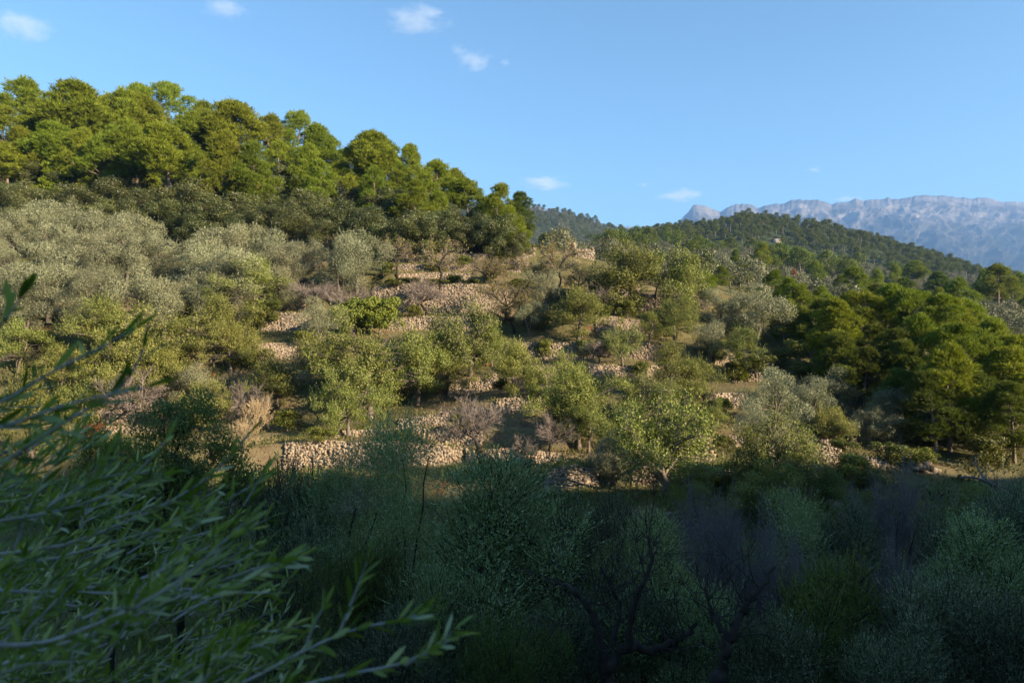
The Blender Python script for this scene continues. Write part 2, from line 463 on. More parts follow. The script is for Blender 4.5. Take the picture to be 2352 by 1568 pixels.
def make_ground():
    px = np.arange(-420, 1451, 3.5)
    Ys, zb, zt = layer_tab(px)
    rowsY, rowsZ = [], []
    for k in range(NL - 1):
        y0, y1 = Ys[k], Ys[k + 1]
        has_step = (zt[k] - zb[k]).max() > 0.02
        if has_step:
            rowsY.append(y0); rowsZ.append(zb[k])
            a = y0 + STEP
        else:
            a = y0
        n = int(np.clip((LAY[k + 1][0] - LAY[k][0]) / 0.8, 3, 26))
        for q in range(n):
            w = q / n
            rowsY.append(a + (y1 - a) * w)
            rowsZ.append(zt[k] + (zb[k + 1] - zt[k]) * w)
    rowsY.append(Ys[-1]); rowsZ.append(zb[-1])
    Y = np.array(rowsY); Z = np.array(rowsZ)
    X = (px - 512) / F * Y
    Z = Z + rough(X, Y)
    nr, nc = Y.shape
    V = np.stack([X, Y, Z], -1).reshape(-1, 3)
    i = (np.arange(nr - 1)[:, None] * nc + np.arange(nc - 1)[None]).ravel()
    q = np.stack([i, i + 1, i + nc + 1, i + nc], -1)
    o = obj("ground", mesh_np("ground", V, q, mats=[M['ground']], smooth=True))
    tag(o, "terraced hillside soil with dry grass and red earth", None, None, "structure")
make_ground()

# the slope on the photographer's side: it climbs behind the camera to a ridge that keeps the low sun off the valley floor
def ridge_z(x, y):
    s = SDX * x + SDY * y
    u = -SDY * x + SDX * y
    zc = np.interp(u, RIDGE_U, RIDGE_Z)
    w = np.clip(s / 60.0, 0, 1); w = w * w * (3 - 2 * w)
    low = -1.7 - 0.25 * np.clip(u, 0, 30) - 0.1 * np.clip(-s, 0, 40)
    z = low + (zc - low) * w + 2.4 * fbm(x * 0.09, y * 0.09, 9, 5) * np.clip(s / 30, 0, 1)
    return z - 0.12 * np.clip(s - 80, 0, 400)
RIDGE_U = [-200, -20, 5, 15, 24.7, 36.3, 42.8, 49.8, 60, 70, 85, 115]
RIDGE_Z = [44, 34, 28, 25, 18.9, 13.2, 10.2, 6.9, 2.8, -1.5, -8, -17]

def make_rear():
    th0 = math.atan2(1450 - 512, F); th1 = math.atan2(-420 - 512, F) + 2 * math.pi
    th = np.linspace(th0, th1, 220)
    r = np.concatenate([[0.6], np.geomspace(1.5, 12000, 170)])
    TH, R = np.meshgrid(th, r)
    X = R * np.sin(TH); Yc = R * np.cos(TH)
    edge = np.minimum(TH - th0, th1 - TH)
    w = np.clip(edge / math.radians(16), 0, 1); w = w * w * (3 - 2 * w)
    et = np.where(TH - th0 < th1 - TH, th0, th1)
    ex = R * np.sin(et); ey = R * np.cos(et)
    ze = ground_z(ex.ravel(), ey.ravel()).reshape(X.shape)
    zr = np.clip(ridge_z(X, Yc), -30, 60)
    Z = ze * (1 - w) + zr * w
    nr, nc = X.shape
    V = np.stack([X, Yc, Z], -1).reshape(-1, 3)
    i = (np.arange(nr - 1)[:, None] * nc + np.arange(nc - 1)[None]).ravel()
    q = np.stack([i, i + 1, i + nc + 1, i + nc], -1)
    o = obj("hillside", mesh_np("hillside", V, q, mats=[M['ground']], smooth=True))
    tag(o, "scrubby hillside climbing behind the viewpoint", None, None, "structure")
make_rear()

# ------------------------------------------------------------------ mountains
def make_range(name, sky_pts, Ytop, Ybase, base_py, seed, label, amp=1.0):
    sp = np.array(sky_pts, float) * D
    n = max(120, int((sp[-1, 0] - sp[0, 0]) * 1.3))
    px = np.linspace(sp[0, 0], sp[-1, 0], n)
    top = np.interp(px, sp[:, 0], sp[:, 1])
    m = 90
    v = np.linspace(0, 1, m)[:, None]                       # 0 = skyline, 1 = foot
    P = np.broadcast_to(px, (m, n))
    Y = Ytop + (Ybase - Ytop) * v ** 0.9
    ztop = (HOR - top) / F * Ytop
    zbase = (HOR - base_py) / F * Ybase
    prof = np.clip(1 - v, 0, 1) ** 1.25
    X = (P - 512) / F * Y
    Z = zbase + (ztop - zbase) * prof
    nx = P / 26.0
    rid = 1 - np.abs(2 * (fbm(nx * 1.0 + 0.4 * v * 3, v * 2.0, seed, 5) + 0.5) - 1)     # gullies running down the face
    rid2 = fbm(nx * 3.2, v * 9, seed + 5, 5)
    k = np.minimum(1, v * 6)
    Y = Y + (rid - 0.7) * 40 * amp * k + (fbm(P / 11.0, v * 22, seed + 3, 6)) * 200 * amp * k
    Z = Z + fbm(P / 13.0, v * 16, seed + 7, 6) * 60 * amp * k
    jag = (fbm(px / 8.0, px * 0 + seed, seed + 9, 5)) * 42 * amp
    Z = Z + jag[None] * np.exp(-v * 9)
    X = (P - 512) / F * (Ytop + (Ybase - Ytop) * v ** 0.9)
    V = np.stack([X, Y, Z], -1).reshape(-1, 3)
    back = np.stack([X[0], np.full(n, Ytop + 1800.0), np.full(n, zbase - 100)], -1)     # the far flank
    V = np.concatenate([V, back])
    i = (np.arange(m - 1)[:, None] * n + np.arange(n - 1)[None]).ravel()
    q = np.stack([i, i + n, i + n + 1, i + 1], -1)
    j = np.arange(n - 1)
    qb = np.stack([m * n + j, j, j + 1, m * n + j + 1], -1)
    o = obj(name, mesh_np(name, V, np.concatenate([q, qb]), mats=[M['mountain']], smooth=True))
    tag(o, label, None, None, "structure")
make_range("mountains", [(1500, 545), (1555, 520), (1565, 505), (1578, 488), (1592, 473), (1602, 470), (1618, 472), (1640, 481), (1655, 489), (1668, 480), (1690, 471),
                         (1706, 466), (1722, 470), (1740, 477), (1770, 470), (1800, 464), (1838, 457), (1880, 459), (1912, 466), (1950, 461), (2000, 456), (2050, 456),
                         (2100, 451), (2150, 449), (2187, 450), (2222, 457), (2270, 456), (2310, 460), (2352, 463), (2480, 472), (2700, 505), (2900, 560)],
           5600, 3000, 318, 21, "pale limestone mountain range in blue haze")
make_range("mountain", [(1080, 500), (1160, 476), (1215, 472), (1235, 473), (1250, 477), (1290, 486), (1330, 505), (1370, 530)], 6200, 4200, 300, 33,
           "blue limestone crest peeping above the nearer wooded hill", 0.5)
make_range("mountain", [(1370, 545), (1420, 523), (1445, 519), (1470, 523), (1490, 524), (1520, 522), (1560, 535), (1600, 560)], 7500, 5500, 300, 44,
           "low far blue hills in the gap of the skyline", 0.3)

# ------------------------------------------------------------------ plant building blocks
def kites(P, A, N, L, W, fold=0.15):
    """one kite shaped leaf per row: base P, axis A, face normal N, length L, width W"""
    n = len(P)
    L = np.broadcast_to(np.asarray(L, float), (n,))[:, None]
    W = np.broadcast_to(np.asarray(W, float), (n,))[:, None]
    A = unit(A)
    S = unit(np.cross(A, N))
    Nn = np.cross(S, A)
    mid = P + A * L * 0.45 + Nn * W * fold
    V = np.stack([P, mid - S * W * 0.5, P + A * L, mid + S * W * 0.5], 1)
    return V.reshape(-1, 3)

def quads_of(n):
    return np.arange(n * 4, dtype=np.int32).reshape(n, 4)

def rdir(r, n):
    return unit(r.normal(size=(n, 3)))

def tube_arrays(paths, sides=5):
    """paths: list of (points (m,3), radii (m,)) -> verts, quads"""
    VV, QQ = [], []
    off = 0
    for pts, rad in paths:
        pts = np.asarray(pts, float); m = len(pts)
        rad = np.asarray(rad, float)
        tan = np.gradient(pts, axis=0); tan = unit(tan)
        ref = np.array([0.0, 0, 1]) if abs(tan[:, 2]).mean() < 0.8 else np.array([1.0, 0, 0])
        u = unit(np.cross(tan, ref)); v = np.cross(tan, u)
        a = np.arange(sides) * 2 * math.pi / sides
        ring = pts[:, None] + rad[:, None, None] * (u[:, None] * np.cos(a)[None, :, None] + v[:, None] * np.sin(a)[None, :, None])
        VV.append(ring.reshape(-1, 3))
        i = np.arange(m - 1)[:, None] * sides + np.arange(sides)[None]
        j = np.arange(m - 1)[:, None] * sides + (np.arange(sides)[None] + 1) % sides
        QQ.append((np.stack([i, j, j + sides, i + sides], -1).reshape(-1, 4)) + off)
        off += m * sides
    return np.concatenate(VV), np.concatenate(QQ)

def bez(p0, p1, p2, n=6):
    t = np.linspace(0, 1, n)[:, None]
    return (1 - t) ** 2 * np.asarray(p0) + 2 * t * (1 - t) * np.asarray(p1) + t * t * np.asarray(p2)

def limbs_to(r, clumps, trunk_pts, trunk_rad, every=1, thick=0.3, sag=0.25, twigs=0):
    """limbs from a trunk to the middles of the leaf clumps"""
    paths = []
    tp = np.asarray(trunk_pts, float)
    for c in clumps[::every]:
        goal = c[:3]
        d = np.linalg.norm(tp - goal, axis=1) + 0.9 * np.maximum(tp[:, 2] - goal[2] + 0.15 * np.linalg.norm(tp[:, :2] - goal[:2], axis=1), 0)
        d[0] += 5
        k = int(np.argmin(d))
        s = tp[k]
        mid = (s + goal) / 2 + np.array([0, 0, -sag * 0.3]) + r.normal(size=3) * 0.12 * np.linalg.norm(goal - s)
        r0 = trunk_rad[k] * thick * r.uniform(0.7, 1.2)
        paths.append((bez(s, mid, goal, 6), np.linspace(r0, r0 * 0.22, 6)))
        for _ in range(twigs):
            t = rdir(r, 1)[0] * np.array([1, 1, 0.7]); t[2] = abs(t[2]) * 0.8
            e = goal + t * c[3:6].mean() * r.uniform(0.6, 1.15)
            q = mid + (goal - mid) * r.uniform(0.2, 0.9)
            paths.append((bez(q, (q + e) / 2 + r.normal(size=3) * 0.12, e, 4), np.linspace(r0 * 0.35, r0 * 0.1, 4)))
    return paths

def clump_points(r, clumps, n, shell=0.5, upb=0.25):
    area = (clumps[:, 3] * clumps[:, 4] + clumps[:, 3] * clumps[:, 5] + clumps[:, 4] * clumps[:, 5])
    ci = r.choice(len(clumps), size=n, p=area / area.sum())
    d = r.normal(size=(n, 3)); d[:, 2] += upb
    d = unit(d)
    rad = shell + (1 - shell) * np.sqrt(r.random(n))
    rad *= np.where(r.random(n) < 0.13, r.uniform(1.05, 1.38, n), r.uniform(0.85, 1.10, n))
    P = clumps[ci, :3] + d * rad[:, None] * clumps[ci, 3:6]
    return P, d, ci

class Kind:
    """meshes of one kind of tree: several crowns with their trunks, all standing on z = 0"""
    def __init__(self, name):
        self.name = name; self.v = []
    def add(self, crown_V, leaf_n, mat, trunk_paths, bark, sides=6):
        self.v.append(None)
        cm = mesh_np(self.name + "_crown", crown_V, quads_of(leaf_n), mats=[mat])
        tv, tq = tube_arrays(trunk_paths, sides)
        tm = mesh_np(self.name + "_trunk", tv, tq, mats=[bark], smooth=True)
        lo = np.percentile(crown_V, 1.5, axis=0); hi = np.percentile(crown_V, 98.5, axis=0)
        self.v[-1] = (cm, tm, np.percentile(crown_V[:, 2], 98.0), max(hi[0] - lo[0], hi[1] - lo[1]) * 0.5 + min(hi[0] - lo[0], hi[1] - lo[1]) * 0.5)

def wavy(r, h, lean, n=9, wob=0.08):
    z = np.linspace(0, 1, n)
    p = np.zeros((n, 3))
    p[:, 2] = z * h
    a = r.uniform(0, 6.28)
    p[:, 0] = math.cos(a) * lean * z ** 1.5 + np.cumsum(r.normal(size=n) * wob) * z
    p[:, 1] = math.sin(a) * lean * z ** 1.5 + np.cumsum(r.normal(size=n) * wob) * z
    p[0, 2] = -0.5
    return p

def pine_crown_leaves(r, clumps, n_tuft, per, L, W):
    P, d, ci = clump_points(r, clumps, n_tuft, 0.45, 0.6)
    P = P + 0
    base = np.repeat(P, per, 0)
    A = np.repeat(unit(d * 0.7 + np.array([0, 0, 0.95])), per, 0) + rdir(r, n_tuft * per) * 0.6
    return kites(base, A, rdir(r, n_tuft * per), L * r.uniform(0.6, 1.25, n_tuft * per), W, 0.1), n_tuft * per

def make_pine(kind, seed, H=10.0, Wd=6.0, low=0.42, flat=False, mat='pine', tufts=3300, per=9, L=0.42, W=0.036, gaps=1.0):
    r = np.random.default_rng(seed)
    tp = wavy(r, H * 0.93, r.uniform(0.2, 1.1), 10, 0.10)
    tr = np.linspace(0.02 * H, 0.004 * H, 10)
    cl = []
    nl = 50 if not flat else 32
    for k in range(nl):
        t = (k + r.random()) / nl
        z = low + (1 - low) * t ** (0.85 if not flat else 0.5)
        if flat: env = 1.0 * math.sin(min(1, (1.06 - z) / 0.30) * math.pi / 2)
        else: env = (min(1.0, (z - low) / 0.22 + 0.45)) * (max(0.0, (1.03 - z) / 0.55) ** 0.75 if z > 0.48 else 1.0)
        a = r.uniform(0, 6.28) + k * 2.4
        rad = Wd * 0.5 * min(env, 1.0) * r.uniform(0.45, 0.95)
        c = np.array([np.interp(z, np.linspace(0, 0.93, 10), tp[:, 0]) + rad * math.cos(a), np.interp(z, np.linspace(0, 0.93, 10), tp[:, 1]) + rad * math.sin(a), z * H * 0.95])
        s = Wd * r.uniform(0.07, 0.165) * (0.75 + 0.35 * (1 - z))
        cl.append([*c, s * 1.05, s * 1.05, s * r.uniform(0.8, 1.2)])
    cl.append([tp[-1, 0], tp[-1, 1], H * 0.93, Wd * 0.13, Wd * 0.13, H * 0.055])
    cl = np.array(cl)
    V, n = pine_crown_leaves(r, cl, tufts, per, L, W)
    paths = [(tp, tr)] + limbs_to(r, cl, tp, tr, 1, 0.33, 0.5, 1)
    for k in range(7 if low > 0.2 else 0):      # dead lower snags
        z = r.uniform(0.2, low)
        i = int(z * 9)
        s = tp[i] + (tp[i + 1] - tp[i]) * (z * 9 - i)
        a = r.uniform(0, 6.28)
        paths.append((bez(s, s + np.array([math.cos(a), math.sin(a), 0.1]) * 0.8, s + np.array([math.cos(a), math.sin(a), r.uniform(-0.1, 0.5)]) * r.uniform(0.8, 1.8), 5), np.linspace(0.045, 0.012, 5)))
    kind.add(V, n, M[mat], paths, M['bark_pine'], 6)

def make_cone_pine(kind, seed, H=6.0, Wd=3.2, mat='pine'):
    r = np.random.default_rng(seed)
    tp = wavy(r, H * 0.96, 0.15, 8, 0.03); tr = np.linspace(0.09, 0.02, 8)
    cl = []
    for k in range(46):
        z = 0.08 + 0.90 * (k + r.random()) / 46
        a = k * 2.4 + r.normal() * 0.4
        rad = Wd * 0.5 * (1.03 - z) ** 0.8 * r.uniform(0.35, 1.0)
        s = Wd * 0.12 * (1.15 - 0.6 * z)
        cl.append([rad * math.cos(a), rad * math.sin(a), z * H * 0.97, s, s, s * 1.3])
    cl = np.array(cl)
    V, n = pine_crown_leaves(r, cl, 1700, 6, 0.30, 0.06)
    kind.add(V, n, M[mat], [(tp, tr)] + limbs_to(r, cl, tp, tr, 4, 0.4, 0.2), M['bark_pine'], 5)

def dome_clumps(r, H, Wd, n, lo, size, squash=0.8, top=0.92, power=0.5, jit=0.12, ragged=0.0):
    """leaf clumps of a crown; ragged makes bays, lobes and stray boughs in its outline"""
    cl = []
    ph = r.uniform(0, 6.28, 4)
    for k in range(n):
        z = lo + (top - lo) * r.random() ** power
        t = (z - lo) / (top - lo)
        env = math.sqrt(max(0.02, 1 - (max(t - 0.35, 0) / 0.68) ** 2)) * (0.66 + 0.34 * min(1, t / 0.35))
        a = k * 2.39996 + r.normal() * 0.35
        lob = 1 + ragged * (0.30 * math.sin(2 * a + ph[0] + 2 * t) + 0.26 * math.sin(3 * a + ph[1] - 3 * t) + 0.18 * math.sin(5 * a + ph[2]))
        rad = Wd * 0.5 * env * lob * (r.uniform(0.55, 0.86) if r.random() < 0.75 else r.uniform(0.1, 0.5))
        s = size * r.uniform(0.5, 1.4) if ragged else size * r.uniform(0.65, 1.3)
        zz = z * H * (1 + ragged * 0.16 * math.sin(a * 2 + ph[3]))
        cl.append([rad * math.cos(a) + r.normal() * jit, rad * math.sin(a) + r.normal() * jit, max(zz, s * 0.5), s, s, s * squash])
    return np.array(cl)

def leaf_cloud(r, cl, n, L, W, shell, out, up, rnd, upb=0.25, fold=0.15):
    P, d, ci = clump_points(r, cl, n, shell, upb)
    tg = unit(np.cross(d, rdir(r, n)))
    A = tg * 0.9 + d * out * 0.5 + rdir(r, n) * rnd * 0.45 + np.array([0, 0, up])
    N = d + rdir(r, n) * 0.45
    return kites(P, A, N, L * r.uniform(0.65, 1.25, n), W * r.uniform(0.8, 1.2, n), fold)

def make_broad(kind, seed, mat, H, Wd, nc, lo, size, n, L, W, shell=0.55, out=0.8, up=0.3, rnd=0.8, bark='bark', trunks=1, twigs=1, squash=0.8,
               th=0.035, thick=0.38, fork=0.4, upb=0.25, sprigs=0, sp=(0.5, 10), ragged=1.0, sprig_twigs=False):
    r = np.random.default_rng(seed)
    cl = dome_clumps(r, H, Wd, nc, lo, size, squash, ragged=ragged)
    V = [leaf_cloud(r, cl, n, L, W, shell, out, up, rnd, upb)]
    extra = []
    m = n
    if sprigs:                       # upright shoots that fringe the outline
        P, d, ci = clump_points(r, cl, sprigs, 0.85, 0.9)
        ax = unit(d * (1.0 if sprig_twigs else 0.5) + np.array([0, 0, 0.75 if sprig_twigs else 1.0]) + rdir(r, sprigs) * 0.4)
        k = sp[1]
        t = np.linspace(0.0, 1.0, k)
        ln = r.uniform(0.5, 1.3, (sprigs, 1, 1)) * sp[0]
        PP = (P[:, None] + ax[:, None] * (t[None, :, None] * ln)).reshape(-1, 3)
        if sprig_twigs:
            for q in range(0, sprigs, 2):
                e = P[q] + ax[q] * ln[q, 0, 0]
                st = P[q] - ax[q] * ln[q, 0, 0] * 0.6 + np.array([0, 0, -0.1])
                extra.append((np.array([st, (st + e) / 2 + r.normal(size=3) * 0.03, e]), np.array([0.012, 0.009, 0.004])))
        AA = np.repeat(ax, k, 0) + rdir(r, sprigs * k) * 0.55
        V.append(kites(PP, AA, rdir(r, sprigs * k), L * r.uniform(0.6, 1.1, sprigs * k), W))
        m += sprigs * k
    paths = []
    for q in range(trunks):
        tp = wavy(r, H * (fork + 0.25), (0.3 if trunks == 1 else 0.9) * H * 0.15, 8, 0.07 * H * 0.15)
        tr = np.linspace(th * H, th * H * 0.45, 8)
        tr[0] *= 1.35
        if trunks > 1: tr *= 0.7
        paths.append((tp, tr))
        paths += limbs_to(r, cl[q::trunks], tp[3:], tr[3:], 1, thick, 0.3, twigs)
    kind.add(np.concatenate(V), m, M[mat], paths + extra, M[bark], 5 if extra else 6)

def bare_paths(r, H, Wd, n1=5, n2=5, n3=6, th=0.03, fork=0.3, lean=0.3, arch=0.0):
    """a leafless crown: trunk, limbs, branches, twigs"""
    tp = wavy(r, H * fork, lean, 6, 0.03 * H)
    tr = np.linspace(th * H, th * H * 0.7, 6)
    paths = [(tp, tr)]
    def grow(s, d, L, rad, lev):
        e = s + d * L
        mid = (s + e) / 2 + r.normal(size=3) * L * 0.13
        pts = bez(s, mid, e, 5 if lev < 2 else 4)
        paths.append((pts, np.linspace(rad, rad * 0.45, len(pts))))
        if lev >= 3: return
        k = (n2, n3, n3)[lev]
        for q in range(k):
            t = r.uniform(0.25, 1.0)
            p = pts[int(t * (len(pts) - 1))]
            nd = unit(d + rdir(r, 1)[0] * 0.85 + np.array([0, 0, 0.15 - arch * 0.4 * lev]))
            grow(p, nd, L * r.uniform(0.45, 0.75), max(rad * 0.5, 0.008), lev + 1)
    for q in range(n1):
        a = q * 6.283 / n1 + r.normal() * 0.3
        el = r.uniform(0.35, 1.15)
        d = np.array([math.cos(a) * math.cos(el), math.sin(a) * math.cos(el), math.sin(el)])
        d *= np.array([Wd / H * 1.1, Wd / H * 1.1, 1.0])
        L = H * (1 - fork) * 0.52 * r.uniform(0.85, 1.15)
        grow(tp[-1 - (q % 2)], unit(d), L, th * H * 0.5, 0)
    return paths

class BareKind(Kind):
    def add_bare(self, r, H, Wd, mat, leaves=0, lmat=None, L=0.14, W=0.06, **kw):
        paths = bare_paths(r, H, Wd, **kw)
        first = 1 + 0
        tv, tq = tube_arrays(paths[:1] + [p for p in paths[1:] if p[1][0] > 0.034], 6)
        wv, wq = tube_arrays([p for p in paths[1:] if p[1][0] <= 0.034], 3)
        tm = mesh_np(self.name + "_trunk", tv, tq, mats=[M[mat[0]]], smooth=True)
        mats = [M[mat[1]]]
        mi = np.zeros(len(wq), dtype=np.int32)
        V, Q = wv, wq
        if leaves:
            ends = np.concatenate([p[0][1:] for p in paths if p[1][0] <= 0.06])
            P = ends[r.integers(0, len(ends), leaves)] + r.normal(size=(leaves, 3)) * 0.12
            kv = kites(P, rdir(r, leaves) + np.array([0, 0, 0.2]), rdir(r, leaves), L * r.uniform(0.6, 1.2, leaves), W)
            Q = np.concatenate([wq, quads_of(leaves) + len(wv)])
            V = np.concatenate([wv, kv])
            mats.append(M[lmat])
            mi = np.concatenate([mi, np.ones(leaves, dtype=np.int32)])
        cm = mesh_np(self.name + "_crown", V, Q, mats=mats, mat_idx=mi)
        lo = np.percentile(V, 1.5, axis=0); hi = np.percentile(V, 98.5, axis=0)
        self.v.append((cm, tm, hi[2], (hi[0] - lo[0] + hi[1] - lo[1]) / 2))

K = {}
K['pine'] = Kind("pine_tree")
for s in range(5): make_pine(K['pine'], 100 + s, 10, 6.4, low=(0.34, 0.48, 0.28, 0.54, 0.42)[s], tufts=3500)
K['lowpine'] = Kind("pine_tree")
for s in range(3): make_pine(K['lowpine'], 120 + s, 8, 6.2, low=0.10, tufts=3500)
K['flatpine'] = Kind("pine_tree")
for s in range(3): make_pine(K['flatpine'], 140 + s, 10, 7.5, low=0.55, flat=True, tufts=3000)
K['darkpine'] = Kind("pine_tree")
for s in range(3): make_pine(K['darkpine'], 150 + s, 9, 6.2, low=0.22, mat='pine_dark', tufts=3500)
K['conepine'] = Kind("young_pine")
for s in range(3): make_cone_pine(K['conepine'], 160 + s)
K['oak'] = Kind("oak_tree")
for s in range(6): make_broad(K['oak'], 200 + s, 'oak', 6.5, 6.0, 30, 0.08, 0.84, 17000, 0.15, 0.075, shell=0.72, out=0.7, up=0.3, rnd=0.9, bark='bark_dark', ragged=0.6, sprigs=160, sp=(0.4, 8))
K['olive'] = Kind("olive_tree")
for s in range(7): make_broad(K['olive'], 300 + s, 'olive', 5.2, 5.0, 24, 0.12, 0.66, 17000, 0.13, 0.038, shell=0.78, out=0.7, up=0.7, rnd=0.6, trunks=2, squash=1.05, th=0.04,
                              sprigs=260, sp=(0.45, 8), ragged=0.9)
K['carob'] = Kind("carob_tree")
for s in range(7): make_broad(K['carob'], 400 + s, 'carob', 5.0, 5.4, 54, 0.05, 0.52, 13500, 0.125, 0.056, shell=0.22, out=0.5, up=0.35, rnd=0.9, trunks=1 + s % 2, twigs=5, squash=0.85, th=0.03,
                              sprigs=420, sp=(0.6, 8), ragged=1.15)
K['bright'] = Kind("fig_tree")
for s in range(2): make_broad(K['bright'], 450 + s, 'bright', 3.6, 4.0, 46, 0.15, 0.5, 7500, 0.24, 0.14, shell=0.4, out=0.6, up=0.25, rnd=0.8, twigs=2)
K['bushycarob'] = Kind("carob_tree")
for s in range(3): make_broad(K['bushycarob'], 470 + s, 'carob', 6.5, 5.6, 60, 0.10, 0.68, 14500, 0.17, 0.08, shell=0.45, out=0.6, up=0.3, rnd=0.85, twigs=2, sprigs=300, sp=(0.5, 8))
K['autumn'] = BareKind("almond_tree")
for s in range(5): K['autumn'].add_bare(np.random.default_rng(500 + s), 4.2, 4.0, ('bark_dark', 'twig'), 1100 + 300 * (s % 3), 'autumn', 0.15, 0.065, n1=5, n2=4, n3=5, th=0.026, fork=0.28)
K['greenalmond'] = BareKind("almond_tree")
for s in range(4): K['greenalmond'].add_bare(np.random.default_rng(520 + s), 4.2, 4.2, ('bark', 'twig'), 11500, 'carob', 0.115, 0.05, n1=6, n2=5, n3=5, th=0.028, fork=0.20)
K['bare'] = BareKind("bare_tree")
for s in range(4): K['bare'].add_bare(np.random.default_rng(540 + s), 3.6, 3.8, ('bark_dark', 'twig'), 0, None, n1=6, n2=6, n3=6, th=0.03, fork=0.26)
K['whip'] = BareKind("bare_shrub")
for s in range(2): K['whip'].add_bare(np.random.default_rng(560 + s), 2.6, 2.2, ('twig_blond', 'twig_blond'), 0, None, n1=10, n2=5, n3=4, th=0.012, fork=0.08)
K['shadebare'] = BareKind("bare_tree")
for s in range(3): K['shadebare'].add_bare(np.random.default_rng(580 + s), 5.0, 4.6, ('bark_dark', 'twig_shade'), 2600, 'near_olive', 0.075, 0.02, n1=7, n2=7, n3=7, th=0.018, fork=0.12)
K['shrub'] = Kind("shrub")
for s in range(4): make_broad(K['shrub'], 600 + s, 'shrub', 1.5, 2.0, 26, 0.12, 0.30, 3800, 0.13, 0.055, shell=0.4, out=0.6, up=0.5, rnd=0.8, th=0.03, twigs=1)
K['nearolive'] = Kind("olive_tree")
for s in range(3): make_broad(K['nearolive'], 700 + s, 'near_olive', 6.0, 5.6, 40, 0.10, 0.72, 52000, 0.10, 0.026, shell=0.66, out=0.9, up=0.75, rnd=0.8, trunks=2, twigs=5, squash=1.0,
                              th=0.032, thick=0.4, fork=0.35, sprigs=2200, sp=(0.45, 12), bark='bark_dark', sprig_twigs=True)
K['nearsprout'] = Kind("olive_tree")
for s in range(2): make_broad(K['nearsprout'], 720 + s, 'near_olive', 7.5, 3.9, 40, 0.12, 0.50, 13000, 0.10, 0.025, shell=0.4, out=0.5, up=0.9, rnd=0.6, trunks=3, twigs=5, squash=1.4,
                              th=0.009, thick=0.16, fork=0.6, sprigs=800, sp=(0.6, 14), bark='bark_dark')
K['neargreen'] = Kind("carob_tree")
for s in range(2): make_broad(K['neargreen'], 740 + s, 'near_green', 7.0, 6.5, 90, 0.20, 0.55, 30000, 0.11, 0.05, shell=0.3, out=0.6, up=0.2, rnd=0.8, trunks=2, twigs=6, squash=0.6,
                              th=0.028, fork=0.4, bark='bark_dark')
K['nearbush'] = Kind("olive_bush")
for s in range(4): make_broad(K['nearbush'], 760 + s, ('near_dark', 'near_olive', 'near_green', 'near_dark')[s], 4.2, 4.6, 32, 0.05, 0.64, 22000, 0.095, (0.024, 0.024, 0.034, 0.028)[s], shell=0.6,
                              out=0.9, up=0.8, rnd=0.8, trunks=3, twigs=5, squash=1.1, th=0.02, fork=0.3, sprigs=(1100, 1300, 1100, 800)[s], sp=(0.45, 12), bark='bark_dark', sprig_twigs=True)


placed = []
RATIO = dict(pine=1.75, lowpine=1.35, flatpine=1.55, darkpine=1.4, conepine=1.75, oak=0.98, olive=1.02, carob=0.9, bright=0.9, bushycarob=1.15, autumn=1.0, greenalmond=0.95, bare=0.95, whip=1.1, shrub=0.7)
def plant(kind, x, top, w, Y, label, cat, group=None, seed=None, hmin=1.0, parts=True, yaw=None, dip=0.0, lean=0.0):
    """stand a tree where the survey sees it: x, top and w in survey coordinates, Y its distance"""
    k = K[kind]
    px = x * D
    X = (px - 512) / F * Y
    if Y > 28 and kind in RATIO:            # walk up or down the slope until the tree has its natural height
        yy = Y * np.linspace(0.70, 1.16, 60)
        gp = HOR - ground_z((px - 512) / F * yy, yy) / yy * F
        Y = float(yy[np.argmin(np.abs(gp - (top + RATIO[kind] * w) * D) + 6.0 * np.abs(yy / Y - 1))])
        X = (px - 512) / F * Y
    gz = float(ground_z(X, Y)[0]) - dip
    h = max((HOR - top * D) / F * Y - gz, hmin)
    wm = w * D / F * Y
    r = np.random.default_rng(seed if seed is not None else int(x * 13 + top * 7 + Y))
    cm, tm, H0, W0 = k.v[r.integers(0, len(k.v))]
    o = empty(k.name, (X, Y, gz))
    sx = wm / W0
    o.scale = (sx, sx, h / H0)
    o.rotation_euler = (r.normal() * 0.03 + lean * 0.0, lean, r.uniform(0, 6.283) if yaw is None else yaw)
    obj("crown", cm, o); obj("trunk", tm, o)
    tag(o, label, cat, group)
    placed.append((X, Y, wm / 2))
    return o

# ------------------------------------------------------------------ dry stone walls
_c8 = np.array([[x, y, z] for z in (-1, 1) for y in (-1, 1) for x in (-1, 1)], float) * 0.94
_f6 = np.array([[1, 0, 0], [-1, 0, 0], [0, 1, 0], [0, -1, 0], [0, 0, 1], [0, 0, -1]], float)
STV = np.concatenate([_c8, _f6])
_ring = {8: (1, 3, 7, 5), 9: (2, 0, 4, 6), 10: (3, 2, 6, 7), 11: (0, 1, 5, 4), 12: (4, 5, 7, 6), 13: (2, 3, 1, 0)}
STT = np.array([[c, q[i], q[(i + 1) % 4]] for c, q in _ring.items() for i in range(4)], dtype=np.int32)

def stones(r, C, U, S):
    """C centres, U unit vector along the wall (xy), S half sizes (along, deep, high)"""
    n = len(C)
    v = STV[None] * (1 + r.normal(size=(n, 14, 3)) * 0.11)
    v = v * S[:, None, :]
    roll = r.normal(size=n) * 0.28
    cr, sr = np.cos(roll)[:, None], np.sin(roll)[:, None]
    a = v[..., 0] * cr - v[..., 2] * sr
    h = v[..., 0] * sr + v[..., 2] * cr
    W = np.stack([a * U[:, 0:1] - v[..., 1] * U[:, 1:2], a * U[:, 1:2] + v[..., 1] * U[:, 0:1], h], -1)
    return (W + C[:, None]).reshape(-1, 3), (STT[None] + (np.arange(n) * 14)[:, None, None]).reshape(-1, 3)

